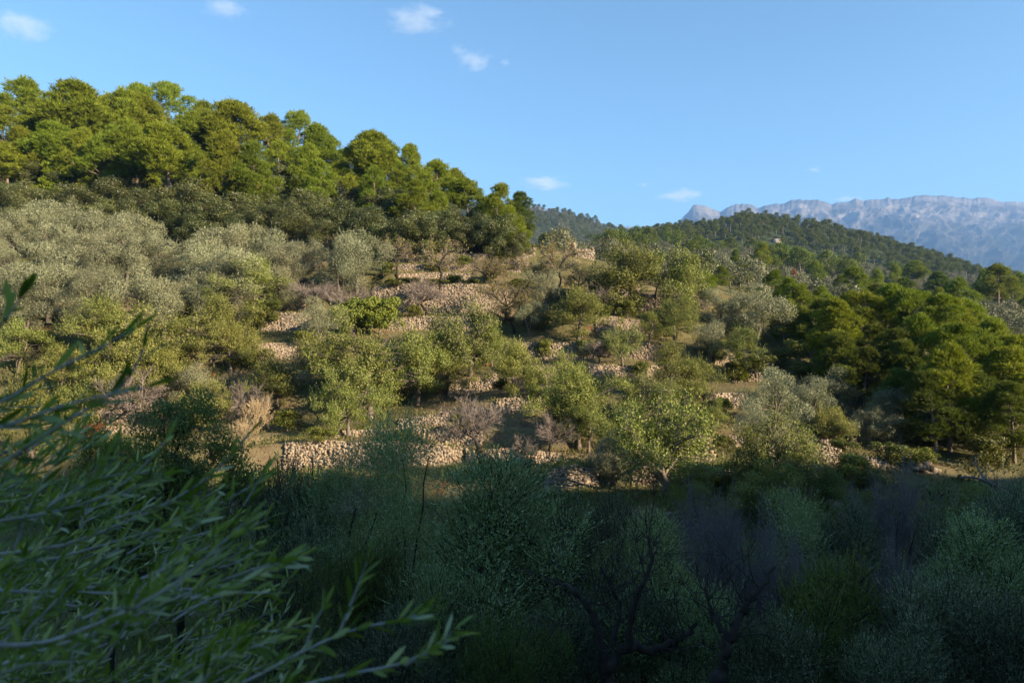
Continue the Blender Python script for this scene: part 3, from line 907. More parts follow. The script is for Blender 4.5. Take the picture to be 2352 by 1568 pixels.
def stone_wall(k, a, b, label, size=0.16, vary=0.5, ruin=0.0, group="dry stone terrace walls"):
    """a wall standing at the step of layer k between the frame columns a and b"""
    r = np.random.default_rng(int(k * 1000 + a))
    pxs = np.linspace(a, b, max(8, int((b - a) / 2)))
    Ys, zb, zt = layer_tab(pxs)
    Y, z0, z1 = Ys[k], zb[k], zt[k]
    X = (pxs - 512) / F * Y
    z0 = z0 + rough(X, Y) - 0.15; z1 = z1 + rough(X, Y) + 0.06
    z1 = z1 + 0.09 * fbm(X * 0.9, Y * 0.9, 14, 3)
    if ruin: z1 = z1 - ruin * (z1 - z0) * (vnoise(X * 0.8, Y * 0, 4))
    arc = np.concatenate([[0], np.cumsum(np.hypot(np.diff(X), np.diff(Y)))])
    CC, UU, SS = [], [], []
    hmax = float((z1 - z0).max())
    zc = 0.0
    while zc < hmax:
        ch = size * r.uniform(1.1, 1.7)
        s = -r.random() * size
        while s < arc[-1]:
            ln = size * r.uniform(1.0, 2.8) if r.random() < 0.85 else size * r.uniform(2.6, 3.6)
            m = s + ln / 2
            if m > arc[-1]: break
            hz = np.interp(m, arc, z1) - np.interp(m, arc, z0)
            if zc < hz - ch * 0.25:
                x = np.interp(m, arc, X); y = np.interp(m, arc, Y)
                i = min(len(arc) - 2, max(0, np.searchsorted(arc, m) - 1))
                u = np.array([X[i + 1] - X[i], Y[i + 1] - Y[i]]); u = u / np.linalg.norm(u)
                back = STEP * (zc / max(hz, 0.3))
                d = size * r.uniform(0.75, 1.15)
                CC.append([x, y + back - 0.06 + r.normal() * 0.022, np.interp(m, arc, z0) + zc + ch / 2 + r.normal() * size * 0.3])
                UU.append(u); SS.append([ln * 0.55, d, ch * 0.60 * r.uniform(0.8, 1.35)])
            s += ln
        zc += ch
    if not CC: return
    # uneven coping stones along the top
    s = 0.0
    while s < arc[-1]:
        ln = size * r.uniform(0.9, 2.4)
        if r.random() < 0.85:
            x = np.interp(s, arc, X); y = np.interp(s, arc, Y)
            CC.append([x, y + STEP * 0.9 + r.normal() * 0.05, np.interp(s, arc, z1) + size * r.uniform(-0.2, 0.35)])
            UU.append(np.array([1.0, r.normal() * 0.2])); SS.append([ln * 0.5, size * 1.2, size * r.uniform(0.5, 0.8)])
        s += ln
    # fallen stones at the foot
    for q in range(int(arc[-1] * 0.5)):
        s = r.random() * arc[-1]
        x = np.interp(s, arc, X); y = np.interp(s, arc, Y) - r.uniform(0.2, 0.9)
        sz = size * r.uniform(0.4, 1.1)
        CC.append([x, y, np.interp(s, arc, z0) + 0.15 + sz * 0.1]); UU.append(unit(r.normal(size=2))); SS.append([sz, sz, sz * 0.7])
    U = np.array(UU); U = U / np.linalg.norm(U, axis=1, keepdims=True)
    V, T = stones(r, np.array(CC), U, np.array(SS))
    o = obj("stone_wall", mesh_np("stone_wall", V, tris=T, mats=[M['stone']]))
    tag(o, label, "wall", group, "thing")
    return o

W_ = [
 (7, 640, 730, "shaded dry stone wall at the gully bottom, lowest of all the terrace walls"),
 (8, 230, 362, "shaded stone wall half hidden below the grassy lower terrace"),
 (8, 545, 598, "shaded stone wall stub under the small bare tree on the bend"),
 (8, 632, 672, "shaded stone wall stub with a dark bush at its foot"),
 (8, 690, 745, "tall shaded wall beneath the wide crowned carob by the sunlit stones"),
 (8, 780, 838, "low shaded wall below the gravelly clearing with round shrubs"),
 (9, 284, 462, "long sunlit rubble wall holding up the grassy lower terrace"),
 (9, 466, 560, "low shaded wall running past the small bare tree"),
 (9, 628, 655, "bright yellow sunlit piece of wall beside forked tree"),
 (9, 662, 716, "rubble wall behind the forked tree with the wide crown"),
 (9, 770, 842, "sunlit pale wall at the edge of the gravelly clearing"),
 (10, 335, 425, "low broken wall on the grassy terrace under the big carob"),
 (10, 428, 482, "rough wall with red earth and boulders at its end"),
 (10, 700, 760, "sunlit high wall between the wide carob and the red bank"),
 (10, 812, 848, "stout sunlit wall behind the little carob on the clearing"),
 (11, 60, 165, "sunlit wall behind the dark leafy shaded tree"),
 (11, 398, 450, "short low wall climbing beside the big carob"),
 (11, 496, 545, "curved pale sunlit wall end above the red earth bank"),
 (11, 706, 748, "brown sunlit wall with red stones on the grassy ledge"),
 (11, 795, 840, "shaded topped wall below the olive on the clearing"),
 (12, 92, 200, "wall piece glimpsed through almond twigs above the shaded tree"),
 (12, 448, 496, "sunlit wall corner beside the big carob with grass above"),
 (12, 528, 560, "short stone wall patch between two carobs on the slope"),
 (12, 588, 664, "thin low wall below the flat grassy strip with the young carob"),
 (12, 722, 760, "grey wall with the grassy ledge under pine seedlings"),
 (13, 180, 312, "long low wall under the almond with crooked pale limbs"),
 (13, 395, 470, "wall behind the crown of the big carob"),
 (13, 506, 664, "long wall along the middle terrace with patches of tree shade"),
 (13, 715, 775, "pale low wall near the edge of the pine grove"),
 (14, 262, 310, "shaded square faced wall below the bright green carob"),
 (14, 388, 470, "wall with shade on its lower half under the small almond trunk"),
 (14, 596, 662, "rough grey wall under the bank of red earth"),
 (15, 262, 306, "low wall with grassy top near the bare grey almonds"),
 (15, 372, 512, "tall sunlit orange dry stone wall, highest on the slope"),
 (16, 398, 470, "sunlit wall just above the tallest orange wall"),
 (15, 592, 662, "stone wall with red soil under the row of almonds"),
 (15, 684, 708, "pale square of wall beside the dark leaning carob"),
 (16, 590, 640, "low wall behind the row of almonds near the dense carob"),
 (17, 392, 520, "orange wall on the third terrace below the dark oaks"),
 (18, 395, 528, "orange wall on the second terrace below the dark oaks"),
 (19, 400, 535, "grassy topped wall on the first terrace below the dark oaks"),
 (20, 440, 520, "highest short wall at the foot of the dark oaks"),
]
for k, a, b, lab in W_:
    stone_wall(k, a, b, lab, size=0.066 if k >= 13 else 0.070, ruin=0.35 if k in (8, 10) else 0.0)

# ------------------------------------------------------------------ trees of the hill
GP = "pines on the wooded hilltop"
sky_row = [('pine', 45, 184, 112, 112, "tall"), ('pine', 108, 232, 84, 119, "thin see-through"), ('pine', 168, 200, 128, 115, "broad"), ('pine', 228, 224, 104, 113, "round headed"),
           ('pine', 290, 211, 116, 113, "tall leafy"), ('pine', 342, 226, 96, 111, "narrow"), ('flatpine', 386, 196, 128, 113, "flat topped umbrella"), ('pine', 470, 230, 96, 110, "dark shaded"),
           ('pine', 432, 256, 108, 107, "soft rounded"), ('pine', 556, 241, 118, 106, "wide"), ('pine', 612, 266, 88, 105, "thin pale"), ('flatpine', 684, 256, 82, 105, "lone flat headed"),
           ('pine', 722, 290, 100, 101, "feathery"), ('pine', 764, 320, 84, 99, "slim"), ('pine', 836, 309, 106, 99, "bright"), ('pine', 884, 324, 96, 97, "bushy"), ('pine', 936, 336, 92, 96, "rounded"),
           ('pine', 1000, 374, 88, 94, "small dense"), ('flatpine', 1046, 388, 92, 93, "dark topped"), ('pine', 1078, 411, 76, 92, "short"), ('pine', 1140, 428, 80, 89, "upright"), ('darkpine', 1182, 446, 84, 87, "end")]
sky_row.sort(key=lambda e: e[1])
for i, (k, x, t, w, Y, ad) in enumerate(sky_row):
    plant(k, x, t, w, Y, f"{ad} pine, {ordw(i)} along the hilltop skyline counted downhill", "pine tree", GP, seed=i + 3)
row2 = [('pine', 8, 245, 96, 105), ('pine', 20, 330, 90, 97), ('pine', 66, 300, 96, 104), ('pine', 132, 290, 96, 106), ('pine', 185, 300, 100, 105), ('pine', 245, 285, 120, 101), ('pine', 318, 296, 112, 100), ('pine', 398, 296, 122, 98),
        ('lowpine', 455, 330, 92, 97), ('pine', 515, 308, 124, 97), ('lowpine', 562, 362, 112, 90), ('pine', 584, 336, 108, 94), ('pine', 640, 326, 84, 97), ('pine', 702, 336, 92, 94),
        ('pine', 738, 372, 88, 92), ('lowpine', 796, 372, 92, 91), ('pine', 862, 384, 84, 91), ('lowpine', 905, 398, 84, 90), ('pine', 958, 416, 84, 89), ('lowpine', 1010, 440, 80, 88),
        ('lowpine', 1192, 500, 60, 84), ('lowpine', 1165, 480, 80, 86), ('pine', 215, 262, 90, 109), ('pine', 495, 262, 90, 108), ('lowpine', 425, 372, 80, 93), ('pine', 300, 330, 80, 97)]
row2 += [('lowpine', 76, 262, 84, 111), ('lowpine', 138, 244, 80, 114), ('lowpine', 258, 246, 84, 112), ('lowpine', 366, 244, 80, 111), ('lowpine', 510, 270, 80, 107), ('lowpine', 650, 300, 80, 102), ('lowpine', 800, 344, 80, 97),
         ('lowpine', 850, 346, 80, 96), ('lowpine', 915, 362, 76, 95), ('lowpine', 975, 392, 76, 92), ('lowpine', 1110, 456, 70, 88)]
row2.sort(key=lambda e: e[1])
for i, (k, x, t, w, Y) in enumerate(row2):
    plant(k, x, t, w, Y, f"{ordw(i)} sunlit pine in the row just below the skyline pines, counted downhill", "pine tree", GP, seed=i + 40)
for i, (x, t, w, Y, lab) in enumerate([(126, 354, 76, 90, "young cone shaped pine standing among dark oaks, broadest of its kind"), (207, 384, 58, 90, "small bright young pine below the bare pine trunks"),
                                       (342, 344, 62, 90, "slender young pine in front of tall bare trunks"), (494, 388, 34, 88, "very thin young pine spire above a domed oak"),
                                       (850, 394, 70, 87, "yellow green young pine rising between dark oaks, downhill"), (962, 458, 40, 86, "tiny pine spire at the edge of the oaks"),
                                       (1100, 500, 46, 83, "pale young pine beside the last oaks above the walls"), (1148, 560, 26, 78, "small bright green sapling above the red earth terraces")]):
    plant('conepine', x, t, w, Y, lab, "young pine", None, seed=i)
oaks = [(40, 345, 110, 93), (10, 420, 100, 89), (72, 432, 100, 89), (125, 430, 96, 88), (190, 432, 104, 88), (232, 460, 96, 85), (272, 410, 108, 90), (330, 438, 100, 87), (430, 414, 132, 87), (378, 456, 104, 85), (482, 448, 118, 86),
        (555, 446, 108, 86), (606, 474, 100, 84), (650, 388, 108, 90), (694, 384, 106, 91), (705, 438, 108, 87), (760, 418, 96, 88), (780, 466, 108, 85), (660, 476, 108, 83), (838, 478, 108, 84),
        (876, 438, 92, 87), (930, 436, 108, 87), (942, 486, 116, 83), (1002, 446, 92, 87), (1014, 486, 100, 83), (1066, 474, 92, 84), (1102, 494, 96, 82), (1150, 500, 104, 82), (884, 512, 92, 81),
        (752, 508, 84, 81), (540, 492, 92, 81), (450, 486, 96, 82), (1186, 536, 64, 80), (310, 470, 90, 83), (640, 430, 86, 87), (820, 430, 80, 88), (980, 520, 80, 80), (1060, 520, 70, 80), (30, 470, 90, 85),
        (590, 400, 80, 91), (500, 410, 80, 90), (160, 380, 90, 92), (250, 370, 84, 93), (80, 380, 90, 93)]
oaks.sort(key=lambda e: e[0])
for i, (x, t, w, Y) in enumerate(oaks):
    plant('oak', x, t, w, Y, f"dark rounded evergreen oak below the pines, {ordw(i)} counted downhill along the belt", "oak tree", "evergreen oaks below the pines", seed=i + 11)
olives = [(22, 494, 100, 81), (104, 464, 104, 84), (172, 476, 116, 84), (242, 488, 112, 83), (304, 498, 112, 82), (132, 520, 116, 79), (212, 538, 122, 77), (290, 544, 112, 77), (352, 540, 108, 79),
          (430, 520, 116, 80), (492, 528, 116, 79), (560, 520, 116, 80), (622, 534, 108, 79), (112, 588, 142, 71), (62, 648, 110, 66), (290, 590, 136, 72), (332, 622, 126, 69), (384, 652, 104, 66),
          (472, 568, 132, 74), (542, 576, 142, 74), (642, 572, 108, 73), (736, 524, 116, 76), (820, 536, 122, 73), (780, 566, 120, 71), (18, 646, 80, 66), (662, 616, 88, 69), (212, 616, 112, 70),
          (410, 560, 100, 77), (6, 560, 80, 75), (700, 560, 90, 74), (50, 540, 90, 78), (180, 660, 90, 66), (450, 640, 100, 67), (860, 560, 70, 74), (530, 620, 100, 69)]
olives = [(x, t - 2, w * 1.10, Y) for i, (x, t, w, Y) in enumerate(olives) if i not in (9, 15, 21, 27, 30, 33)]
olives.sort(key=lambda e: e[0])
for i, (x, t, w, Y) in enumerate(olives):
    plant('olive', x, t, w, Y, f"silvery olive tree of the slope grove under the oaks, {ordw(i)} counted downhill", "olive tree", "olives of the grove under the oaks", seed=i + 5)

# ------------------------------------------------------------------ trees of the terraces
for i, (k, x, t, w, Y, lab) in enumerate([
 ('olive', 1250, 610, 92, 66, "grey green olive above the terraces beside red soil"),
 ('olive', 1215, 690, 80, 57, "upright fluffy olive on the middle terrace wall edge"),
 ('olive', 735, 688, 96, 58, "greyish olive behind the bright green fig bush"),
 ('olive', 1652, 664, 96, 70, "pale olive at the terrace end below the far grove"),
 ('olive', 1738, 660, 130, 66, "broad thin olive with brownish twigs near the pine grove"),
 ('olive', 1632, 742, 92, 58, "drooping olive between yellow green carobs"),
 ('olive', 1782, 850, 132, 46, "wide feathery olive above the red bank"),
 ('olive', 1862, 872, 100, 48, "thin olive beside the little carob with bent trunk"),
 ('olive', 2048, 896, 124, 49, "ball shaped olive at the edge of the pine grove"),
 ('olive', 450, 842, 124, 44, "sunlit olive behind the dark leafy shaded tree"),
 ('olive', 1690, 690, 70, 68, "small olive next to the broad thin olive"),
 ('olive', 1740, 930, 110, 42, "pale olive bush below the red bank"),
 ('olive', 1900, 850, 110, 52, "dark olive bush beneath the young pines"),
 ('olive', 2000, 930, 90, 50, "round shrubby olive beside the ball shaped olive")]):
    plant(k, x, t, w, Y, lab, "olive tree", None, seed=i + 71)
carobs = [
 ('carob', 580, 594, 142, 66, "bright green carob standing over the square wall"),
 ('carob', 250, 690, 160, 57, "carob with yellow green crown among the olives"),
 ('greenalmond', 340, 720, 150, 55, "almond with green leaves and crooked pale limbs"),
 ('carob', 512, 690, 136, 60, "carob on the slope under the bright green carob"),
 ('carob', 530, 742, 118, 53, "rounded carob standing before the long low wall"),
 ('carob', 410, 740, 110, 55, "leafy carob squeezed between almonds and olives"),
 ('carob', 290, 770, 176, 50, "large carob with yellow leaves beneath the almond"),
 ('carob', 375, 800, 126, 48, "carob whose shade falls on the dark hollow"),
 ('carob', 40, 742, 126, 52, "sunlit carob behind the olive boughs"),
 ('carob', 140, 800, 120, 49, "thin leaved carob above brown scrub"),
 ('carob', 850, 726, 250, 47.5, "biggest carob on the slope, crown spilling over the wall"),
 ('carob', 960, 770, 170, 46, "carob joined to the biggest carob, hanging to the grass"),
 ('greenalmond', 745, 770, 120, 49, "open almond with hanging grey twigs beside the biggest carob"),
 ('carob', 800, 860, 150, 45, "low carob under the biggest carob touching the terrace"),
 ('greenalmond', 1080, 708, 156, 52, "grey green almond with a leafy trunk before the walls"),
 ('carob', 1182, 790, 138, 47, "round carob with a clean bare trunk"),
 ('carob', 1328, 668, 146, 56, "wide carob with dark middle above the long wall"),
 ('carob', 1300, 812, 126, 47, "bushy carob under the long middle wall"),
 ('greenalmond', 1430, 758, 92, 51, "young carob alone on the flat grassy strip"),
 ('carob', 1548, 690, 112, 57, "pale carob above the grey rubble wall"),
 ('carob', 1540, 790, 120, 50, "yellow green carob in the middle of the slope"),
 ('carob', 1594, 828, 126, 47, "dome shaped carob next to the grassy ledge"),
 ('carob', 1330, 856, 180, 43.5, "tall leaning carob above the thick dark trunk"),
 ('carob', 1352, 930, 120, 41, "ivy clad carob with a thick black trunk"),
 ('greenalmond', 1480, 866, 112, 45, "sparse carob behind the forked tree"),
 ('greenalmond', 1530, 925, 220, 39.6, "forked tree with a wide thin crown by yellow wall"),
 ('greenalmond', 1782, 955, 172, 40, "wide crowned carob at the shadow's edge"),
 ('carob', 1702, 756, 104, 54, "carob behind the pine seedlings"),
 ('bushycarob', 1440, 568, 130, 66, "dense dark green carob rising above the terraces"),
 ('bushycarob', 1562, 582, 128, 64, "tall dark carob leaning over the terrace end"),
 ('carob', 1555, 690, 90, 60, "skirt of foliage under the tall leaning carob"),
 ('greenalmond', 1912, 938, 84, 44, "little carob with bent trunk on the clearing"),
 ('carob', 1630, 920, 90, 44, "small carob by the brown wall"),
 ('carob', 1440, 930, 90, 43, "yellowish carob crown filling the gap by the forked tree"),
 ('carob', 1130, 760, 90, 53, "fresh carob beside the upright fluffy olive"),
 ('carob', 1880, 880, 80, 47, "thin carob behind the little carob on the clearing"),
 ('carob', 1230, 860, 80, 45, "half hidden carob below the round carob"),
 ('carob', 1030, 800, 110, 49, "dark carob in the shade of the big one"),
 ('carob', 640, 830, 130, 48, "shaded carob in the dark hollow beside the biggest carob"),
 ('carob', 470, 880, 120, 45, "twiggy carob above the sunlit grass terrace"),
 ('carob', 200, 850, 140, 46, "brownish carob behind the shaded tree"),
 ('bushycarob', 70, 880, 140, 44, "hazy green carob seen through olive boughs"),
 ('carob', 1490, 720, 80, 57, "small carob above the flat grassy strip"),
]
for i, (k, x, t, w, Y, lab) in enumerate(carobs):
    plant(k, x, t - 2, w * 1.05, Y, lab, "carob tree" if 'almond' not in k else "almond tree", None, seed=i + 17)
plant('bright', 812, 690, 84, 54, "bright lime green fig bush above the big carob", "fig tree", None, 1)
plant('bright', 872, 684, 92, 55, "lime green fig bush below the tall orange wall", "fig tree", None, 2)
for i, (x, t, w, Y, lab) in enumerate([(1642, 780, 50, 54, "small lime bush under drooping olive"), (1500, 1000, 40, 40, "lime sprig at the forked tree")][:1]):
    plant('bright', x, t, w, Y, lab, "bush", None, 3)
for i, (k, x, t, w, Y, lab) in enumerate([
 ('autumn', 1012, 552, 110, 74, "thin almond in front of the first wall below the oaks"),
 ('autumn', 1142, 590, 92, 71, "olive yellow almond between two terrace walls"),
 ('autumn', 1160, 640, 104, 65, "yellowing almond over the tall orange wall"),
 ('autumn', 1212, 588, 104, 70, "almond with brown leaves beside the grey green olive"),
 ('autumn', 1284, 556, 116, 73, "tall feathery almond on the skyline of the terraces"),
 ('autumn', 1372, 612, 108, 66, "almond with rusty leaves and a leaning trunk"),
 ('autumn', 1182, 680, 86, 60, "half bare almond leaning from the tall wall"),
 ('autumn', 912, 548, 86, 76, "brown almond at the corner where oaks meet olives"),
 ('autumn', 1330, 616, 80, 68, "sparse almond beside the ruined hut"),
 ('autumn', 1400, 640, 80, 64, "almond standing before the dense dark carob"),
 ('autumn', 1110, 590, 80, 72, "almond with mustard leaves under the sapling"),
 ('autumn', 1505, 620, 70, 66, "sparse almond between the two dark carobs"),
 ('autumn', 1600, 640, 70, 66, "brown almond behind the pale olive at the end"),
 ('bare', 980, 642, 88, 60.5, "bare almond with a dark trunk before the tallest wall"),
 ('bare', 730, 642, 100, 66, "bare grey almond in shade under the olives"),
 ('bare', 792, 658, 96, 65, "bare almond beside the bare grey one, downhill"),
 ('bare', 1098, 918, 132, 41, "tangled bare tree on the rubble wall"),
 ('bare', 1262, 956, 92, 38.4, "small bare tree with pinkish twigs and a dark leaning trunk"),
 ('bare', 1198, 1000, 58, 38, "tiny bare tree next to the pinkish one"),
 ('bare', 1350, 660, 70, 65, "bare almond above the red bank"),
 ('bare', 2030, 690, 150, 53, "dead grey pine with bare branches before the green grove"),
 ('bare', 300, 850, 130, 46, "bare pinkish twigs under the yellow leaved carob"),
 ('bare', 1380, 780, 70, 51, "crooked bare almond before the long wall"),
 ('bare', 560, 880, 100, 44, "grey bare twigs over the shaded hollow"),
 ('whip', 592, 910, 76, 40, "blond twiggy shrub at the edge of the grass terrace"),
 ('whip', 560, 960, 70, 39, "second blond twiggy shrub, nearer the shaded tree")]):
    plant(k, x, t, w, Y, lab, {'autumn': "almond tree", 'bare': "bare tree", 'whip': "shrub"}[k], None, seed=i + 23)
# trees at and below the shadow's edge
for i, (k, x, t, w, Y, lab) in enumerate([
 ('olive', 1402, 996, 120, 35.5, "grey olive in the shade with its base on the wall bend"),
 ('carob', 1600, 1064, 150, 34, "shaded carob on the slope below the forked tree"),
 ('carob', 1772, 1062, 190, 33, "dark carob spreading under the wide crowned one"),
 ('carob', 1900, 1080, 120, 33, "dark green carob beside the shaded low wall"),
 ('neargreen', 420, 930, 330, 21, "dark leafy tree in shade before the sunlit wall"),
 ('neargreen', 255, 1010, 240, 19, "dark leafy tree behind the olive boughs"),
 ('carob', 2250, 1120, 160, 34, "shaded bush below the pine grove edge"),
 ('carob', 2050, 1110, 120, 33, "shaded bush on the gravel below the clearing"),
]):
    plant(k, x, t, w, Y, lab, "carob tree" if k != 'olive' else "olive tree", None, seed=i + 90)
near = [
 ('nearolive', 1150, 1075, 470, 18, "large shaded olive in the middle of the dark valley"),
 ('nearsprout', 935, 962, 240, 23, "upright shaded olive with dark stems before the sunlit rubble wall"),
 ('nearsprout', 762, 1060, 250, 21, "thin shaded olive in front of the low dark wall"),
 ('nearbush', 672, 1080, 210, 22, "bluish shaded olive bush near the olive boughs"),
 ('nearbush', 1365, 1150, 230, 20, "silvery shaded olive behind the large shaded olive"),
 ('nearolive', 1490, 1215, 280, 17, "shaded olive with a black gnarled trunk"),
 ('shadebare', 1640, 1150, 250, 21, "bare purple tree beside the lowest wall"),
 ('nearsprout', 1820, 1150, 220, 21, "upright green shaded tree on the valley floor"),
 ('nearbush', 1950, 1185, 220, 22, "bushy shaded olive behind the upright green tree"),
 ('shadebare', 2060, 1080, 180, 26, "bare purple tree with tall straight twigs"),
 ('nearolive', 2255, 1210, 330, 19, "pale bluish olive at the shaded bend of the valley"),
 ('nearbush', 2330, 1130, 200, 26, "shaded bush behind the pale bluish olive"),
 ('nearbush', 1900, 1310, 300, 15, "dark green olive bush low on the valley slope"),
 ('nearbush', 2150, 1330, 300, 14.5, "broad dark olive bush before the pale bluish olive"),
 ('nearbush', 1610, 1370, 270, 15, "dark olive bush around the black leaning trunk"),
 ('nearbush', 1760, 1420, 270, 13, "very dark olive bush at the bottom of the slope"),
 ('nearbush', 1300, 1400, 240, 15, "dark bush under the large shaded olive"),
 ('nearbush', 1010, 1330, 250, 15, "dark bush behind the drooping olive twigs"),
 ('nearbush', 830, 1270, 240, 16.5, "dark bush between the thin olive and olive boughs"),
 ('nearbush', 2340, 1400, 280, 13, "dark bush at the lowest corner of the slope"),
 ('nearbush', 640, 1220, 220, 17, "dark bush hidden behind the olive boughs"),
 ('shadebare', 1850, 1250, 200, 18, "bare grey twigs among dark bushes"),
 ('shadebare', 2030, 1270, 200, 18, "bare purple twigs among dark bushes"),
 ('nearbush', 2060, 1450, 260, 12.5, "black green bush low beneath the broad olive bush"),
 ('nearbush', 1180, 1450, 240, 13, "low dark ivy bush under the large shaded olive"),
 ('nearbush', 900, 1430, 260, 13, "low dark bush behind the hanging twig tips"),
 ('shadebare', 1720, 1260, 220, 18, "bare twiggy tree over the lowest wall"),
 ('nearbush', 1470, 1330, 200, 16, "bluish bush behind the black gnarled trunk"),
 ('nearbush', 2200, 1180, 160, 24, "small shaded bush under the fallen pale branch"),
 ('nearbush', 560, 1130, 160, 22, "dark bush below the shaded leafy tree"),
]
for i, (k, x, t, w, Y, lab) in enumerate(near):
    cat = {'nearolive': "olive tree", 'nearsprout': "olive tree", 'shadebare': "bare tree", 'nearbush': "bush"}[k]
    plant(k, x, t, w, Y, lab, cat, None, seed=i + 7, hmin=2.0)

# ------------------------------------------------------------------ pine grove and the valley side beyond
grove = [('pine', 1912, 690, 108, 65), ('pine', 1962, 672, 100, 67), ('pine', 2032, 660, 108, 68), ('pine', 2092, 668, 128, 65), ('pine', 2152, 686, 116, 61), ('pine', 2206, 690, 108, 63), ('pine', 2122, 728, 118, 58),
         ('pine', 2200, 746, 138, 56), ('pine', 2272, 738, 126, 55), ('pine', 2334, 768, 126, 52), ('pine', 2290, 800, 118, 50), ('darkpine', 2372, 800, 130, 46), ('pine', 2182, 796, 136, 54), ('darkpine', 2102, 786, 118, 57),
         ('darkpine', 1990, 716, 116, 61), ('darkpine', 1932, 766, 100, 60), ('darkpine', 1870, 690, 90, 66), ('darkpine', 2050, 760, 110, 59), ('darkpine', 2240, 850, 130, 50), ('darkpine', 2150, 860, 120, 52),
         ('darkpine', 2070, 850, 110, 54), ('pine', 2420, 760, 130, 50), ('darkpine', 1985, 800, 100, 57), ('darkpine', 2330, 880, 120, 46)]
grove = [('flatpine' if k == 'pine' and i % 2 else k, x, t, w * (1.1 if i % 2 else 1.0), Y) for i, (k, x, t, w, Y) in enumerate(grove)]
grove.sort(key=lambda e: e[1])
for i, (k, x, t, w, Y) in enumerate(grove):
    plant(k, x, t, w, Y, f"pine of the dense grove beside the dead grey pine, {ordw(i)} counted from the terrace side", "pine tree", "pines of the dense valley grove", seed=i + 31)
for i, (x, t, w, Y, lab) in enumerate([(1886, 806, 52, 50, "bright young pine above the clearing, largest of the seedlings"), (1914, 818, 46, 49.5, "young pine touching the largest pine seedling"), (1954, 826, 44, 50, "young pine standing alone between seedlings and grove"),
                                       (2004, 858, 36, 50, "little pine near the ball shaped olive"), (2030, 800, 60, 52, "dark young pine at the foot of the dead pine"), (1700, 812, 30, 51, "lime young pine on the grassy ledge"),
                                       (1690, 575, 34, 160, "young pine on the far olive slope"), (1790, 700, 40, 80, "small pine at the head of the shrubby slope")]):
    plant('conepine', x, t, w, Y, lab, "young pine", None, seed=i + 3)
midp = [('pine', 1748, 560, 46, 165), ('lowpine', 1700, 600, 44, 140), ('lowpine', 1660, 612, 40, 125), ('lowpine', 1612, 628, 60, 95), ('lowpine', 1776, 622, 60, 105), ('lowpine', 1812, 640, 64, 95), ('lowpine', 1852, 655, 64, 88),
        ('lowpine', 1800, 690, 70, 80), ('lowpine', 1890, 660, 50, 88), ('lowpine', 1968, 616, 74, 125), ('darkpine', 2148, 626, 70, 130), ('darkpine', 2080, 640, 60, 110), ('lowpine', 2204, 644, 76, 100), ('pine', 2150, 662, 40, 92),
        ('lowpine', 2252, 622, 38, 150), ('pine', 2292, 610, 72, 140), ('lowpine', 2320, 640, 44, 130), ('lowpine', 2348, 630, 46, 150), ('pine', 2096, 600, 46, 230), ('darkpine', 1940, 680, 70, 78), ('lowpine', 1842, 720, 60, 72),
        ('lowpine', 1876, 600, 40, 150), ('lowpine', 1930, 632, 40, 120), ('lowpine', 2020, 620, 44, 140), ('lowpine', 2060, 610, 34, 180), ('darkpine', 2390, 640, 60, 120), ('darkpine', 2010, 655, 60, 85)]
midp.sort(key=lambda e: e[1])
for i, (k, x, t, w, Y) in enumerate(midp):
    plant(k, x, t, w, Y, f"scattered pine on the far olive slope, {ordw(i)} counted away from the terraces", "pine tree", "scattered pines on the far slope", seed=i + 57)

# far plants: light meshes, still one object each as far as they can be told apart
def far_mesh(name, seed, H, Wd, n, L, W, mat, lo, nc, squash):
    r = np.random.default_rng(seed)
    cl = dome_clumps(r, H, Wd, nc, lo, Wd * 0.17, squash, 0.9)
    V = leaf_cloud(r, cl, n, L, W, 0.5, 0.7, 0.4, 0.8, 0.4)
    tv, tq = tube_arrays([(wavy(r, H * 0.6, 0.3, 5, 0.08), np.linspace(0.035, 0.02, 5) * H)], 5)
    Q = np.concatenate([quads_of(n), tq + len(V)])
    mi = np.concatenate([np.zeros(n, dtype=np.int32), np.ones(len(tq), dtype=np.int32)])
    return np.concatenate([V, tv]), Q, mi
FAR = {}
for nm, spec in {'olive': ("olive_tree", 3.4, 4.6, 1300, 0.30, 0.13, 'far_olive', 0.15, 18, 0.9), 'pine': ("pine_tree", 7.6, 5.4, 1200, 0.48, 0.18, 'pine_dark', 0.35, 22, 0.65),  # far pines take the dark needles, painting in the far hill's shade
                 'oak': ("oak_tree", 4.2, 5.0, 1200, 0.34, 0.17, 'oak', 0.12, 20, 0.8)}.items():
    FAR[nm] = []
    for s in range(4):
        V, Q, mi = far_mesh(spec[0], 800 + s, *spec[1:6], spec[6], spec[7], spec[8], spec[9])
        me = mesh_np(spec[0], V, Q, mats=[M[spec[6]], M['bark']], mat_idx=mi)
        FAR[nm].append((me, V, Q, mi, spec))

def scatter(r, n_try, y0, y1, px0, px1, keep, gap):
    pts = []
    cell = {}
    for _ in range(n_try):
        Y = math.sqrt(r.uniform(y0 * y0, y1 * y1)); px = r.uniform(px0, px1)
        if r.random() > keep(px, Y): continue
        X = (px - 512) / F * Y
        c = (int(X // gap), int(Y // gap))
        if any((X - a) ** 2 + (Y - b) ** 2 < gap * gap for i in (-1, 0, 1) for j in (-1, 0, 1) for a, b in cell.get((c[0] + i, c[1] + j), ())): continue
        cell.setdefault(c, []).append((X, Y))
        pts.append((X, Y, px))
    return sorted(pts, key=lambda p: p[1])

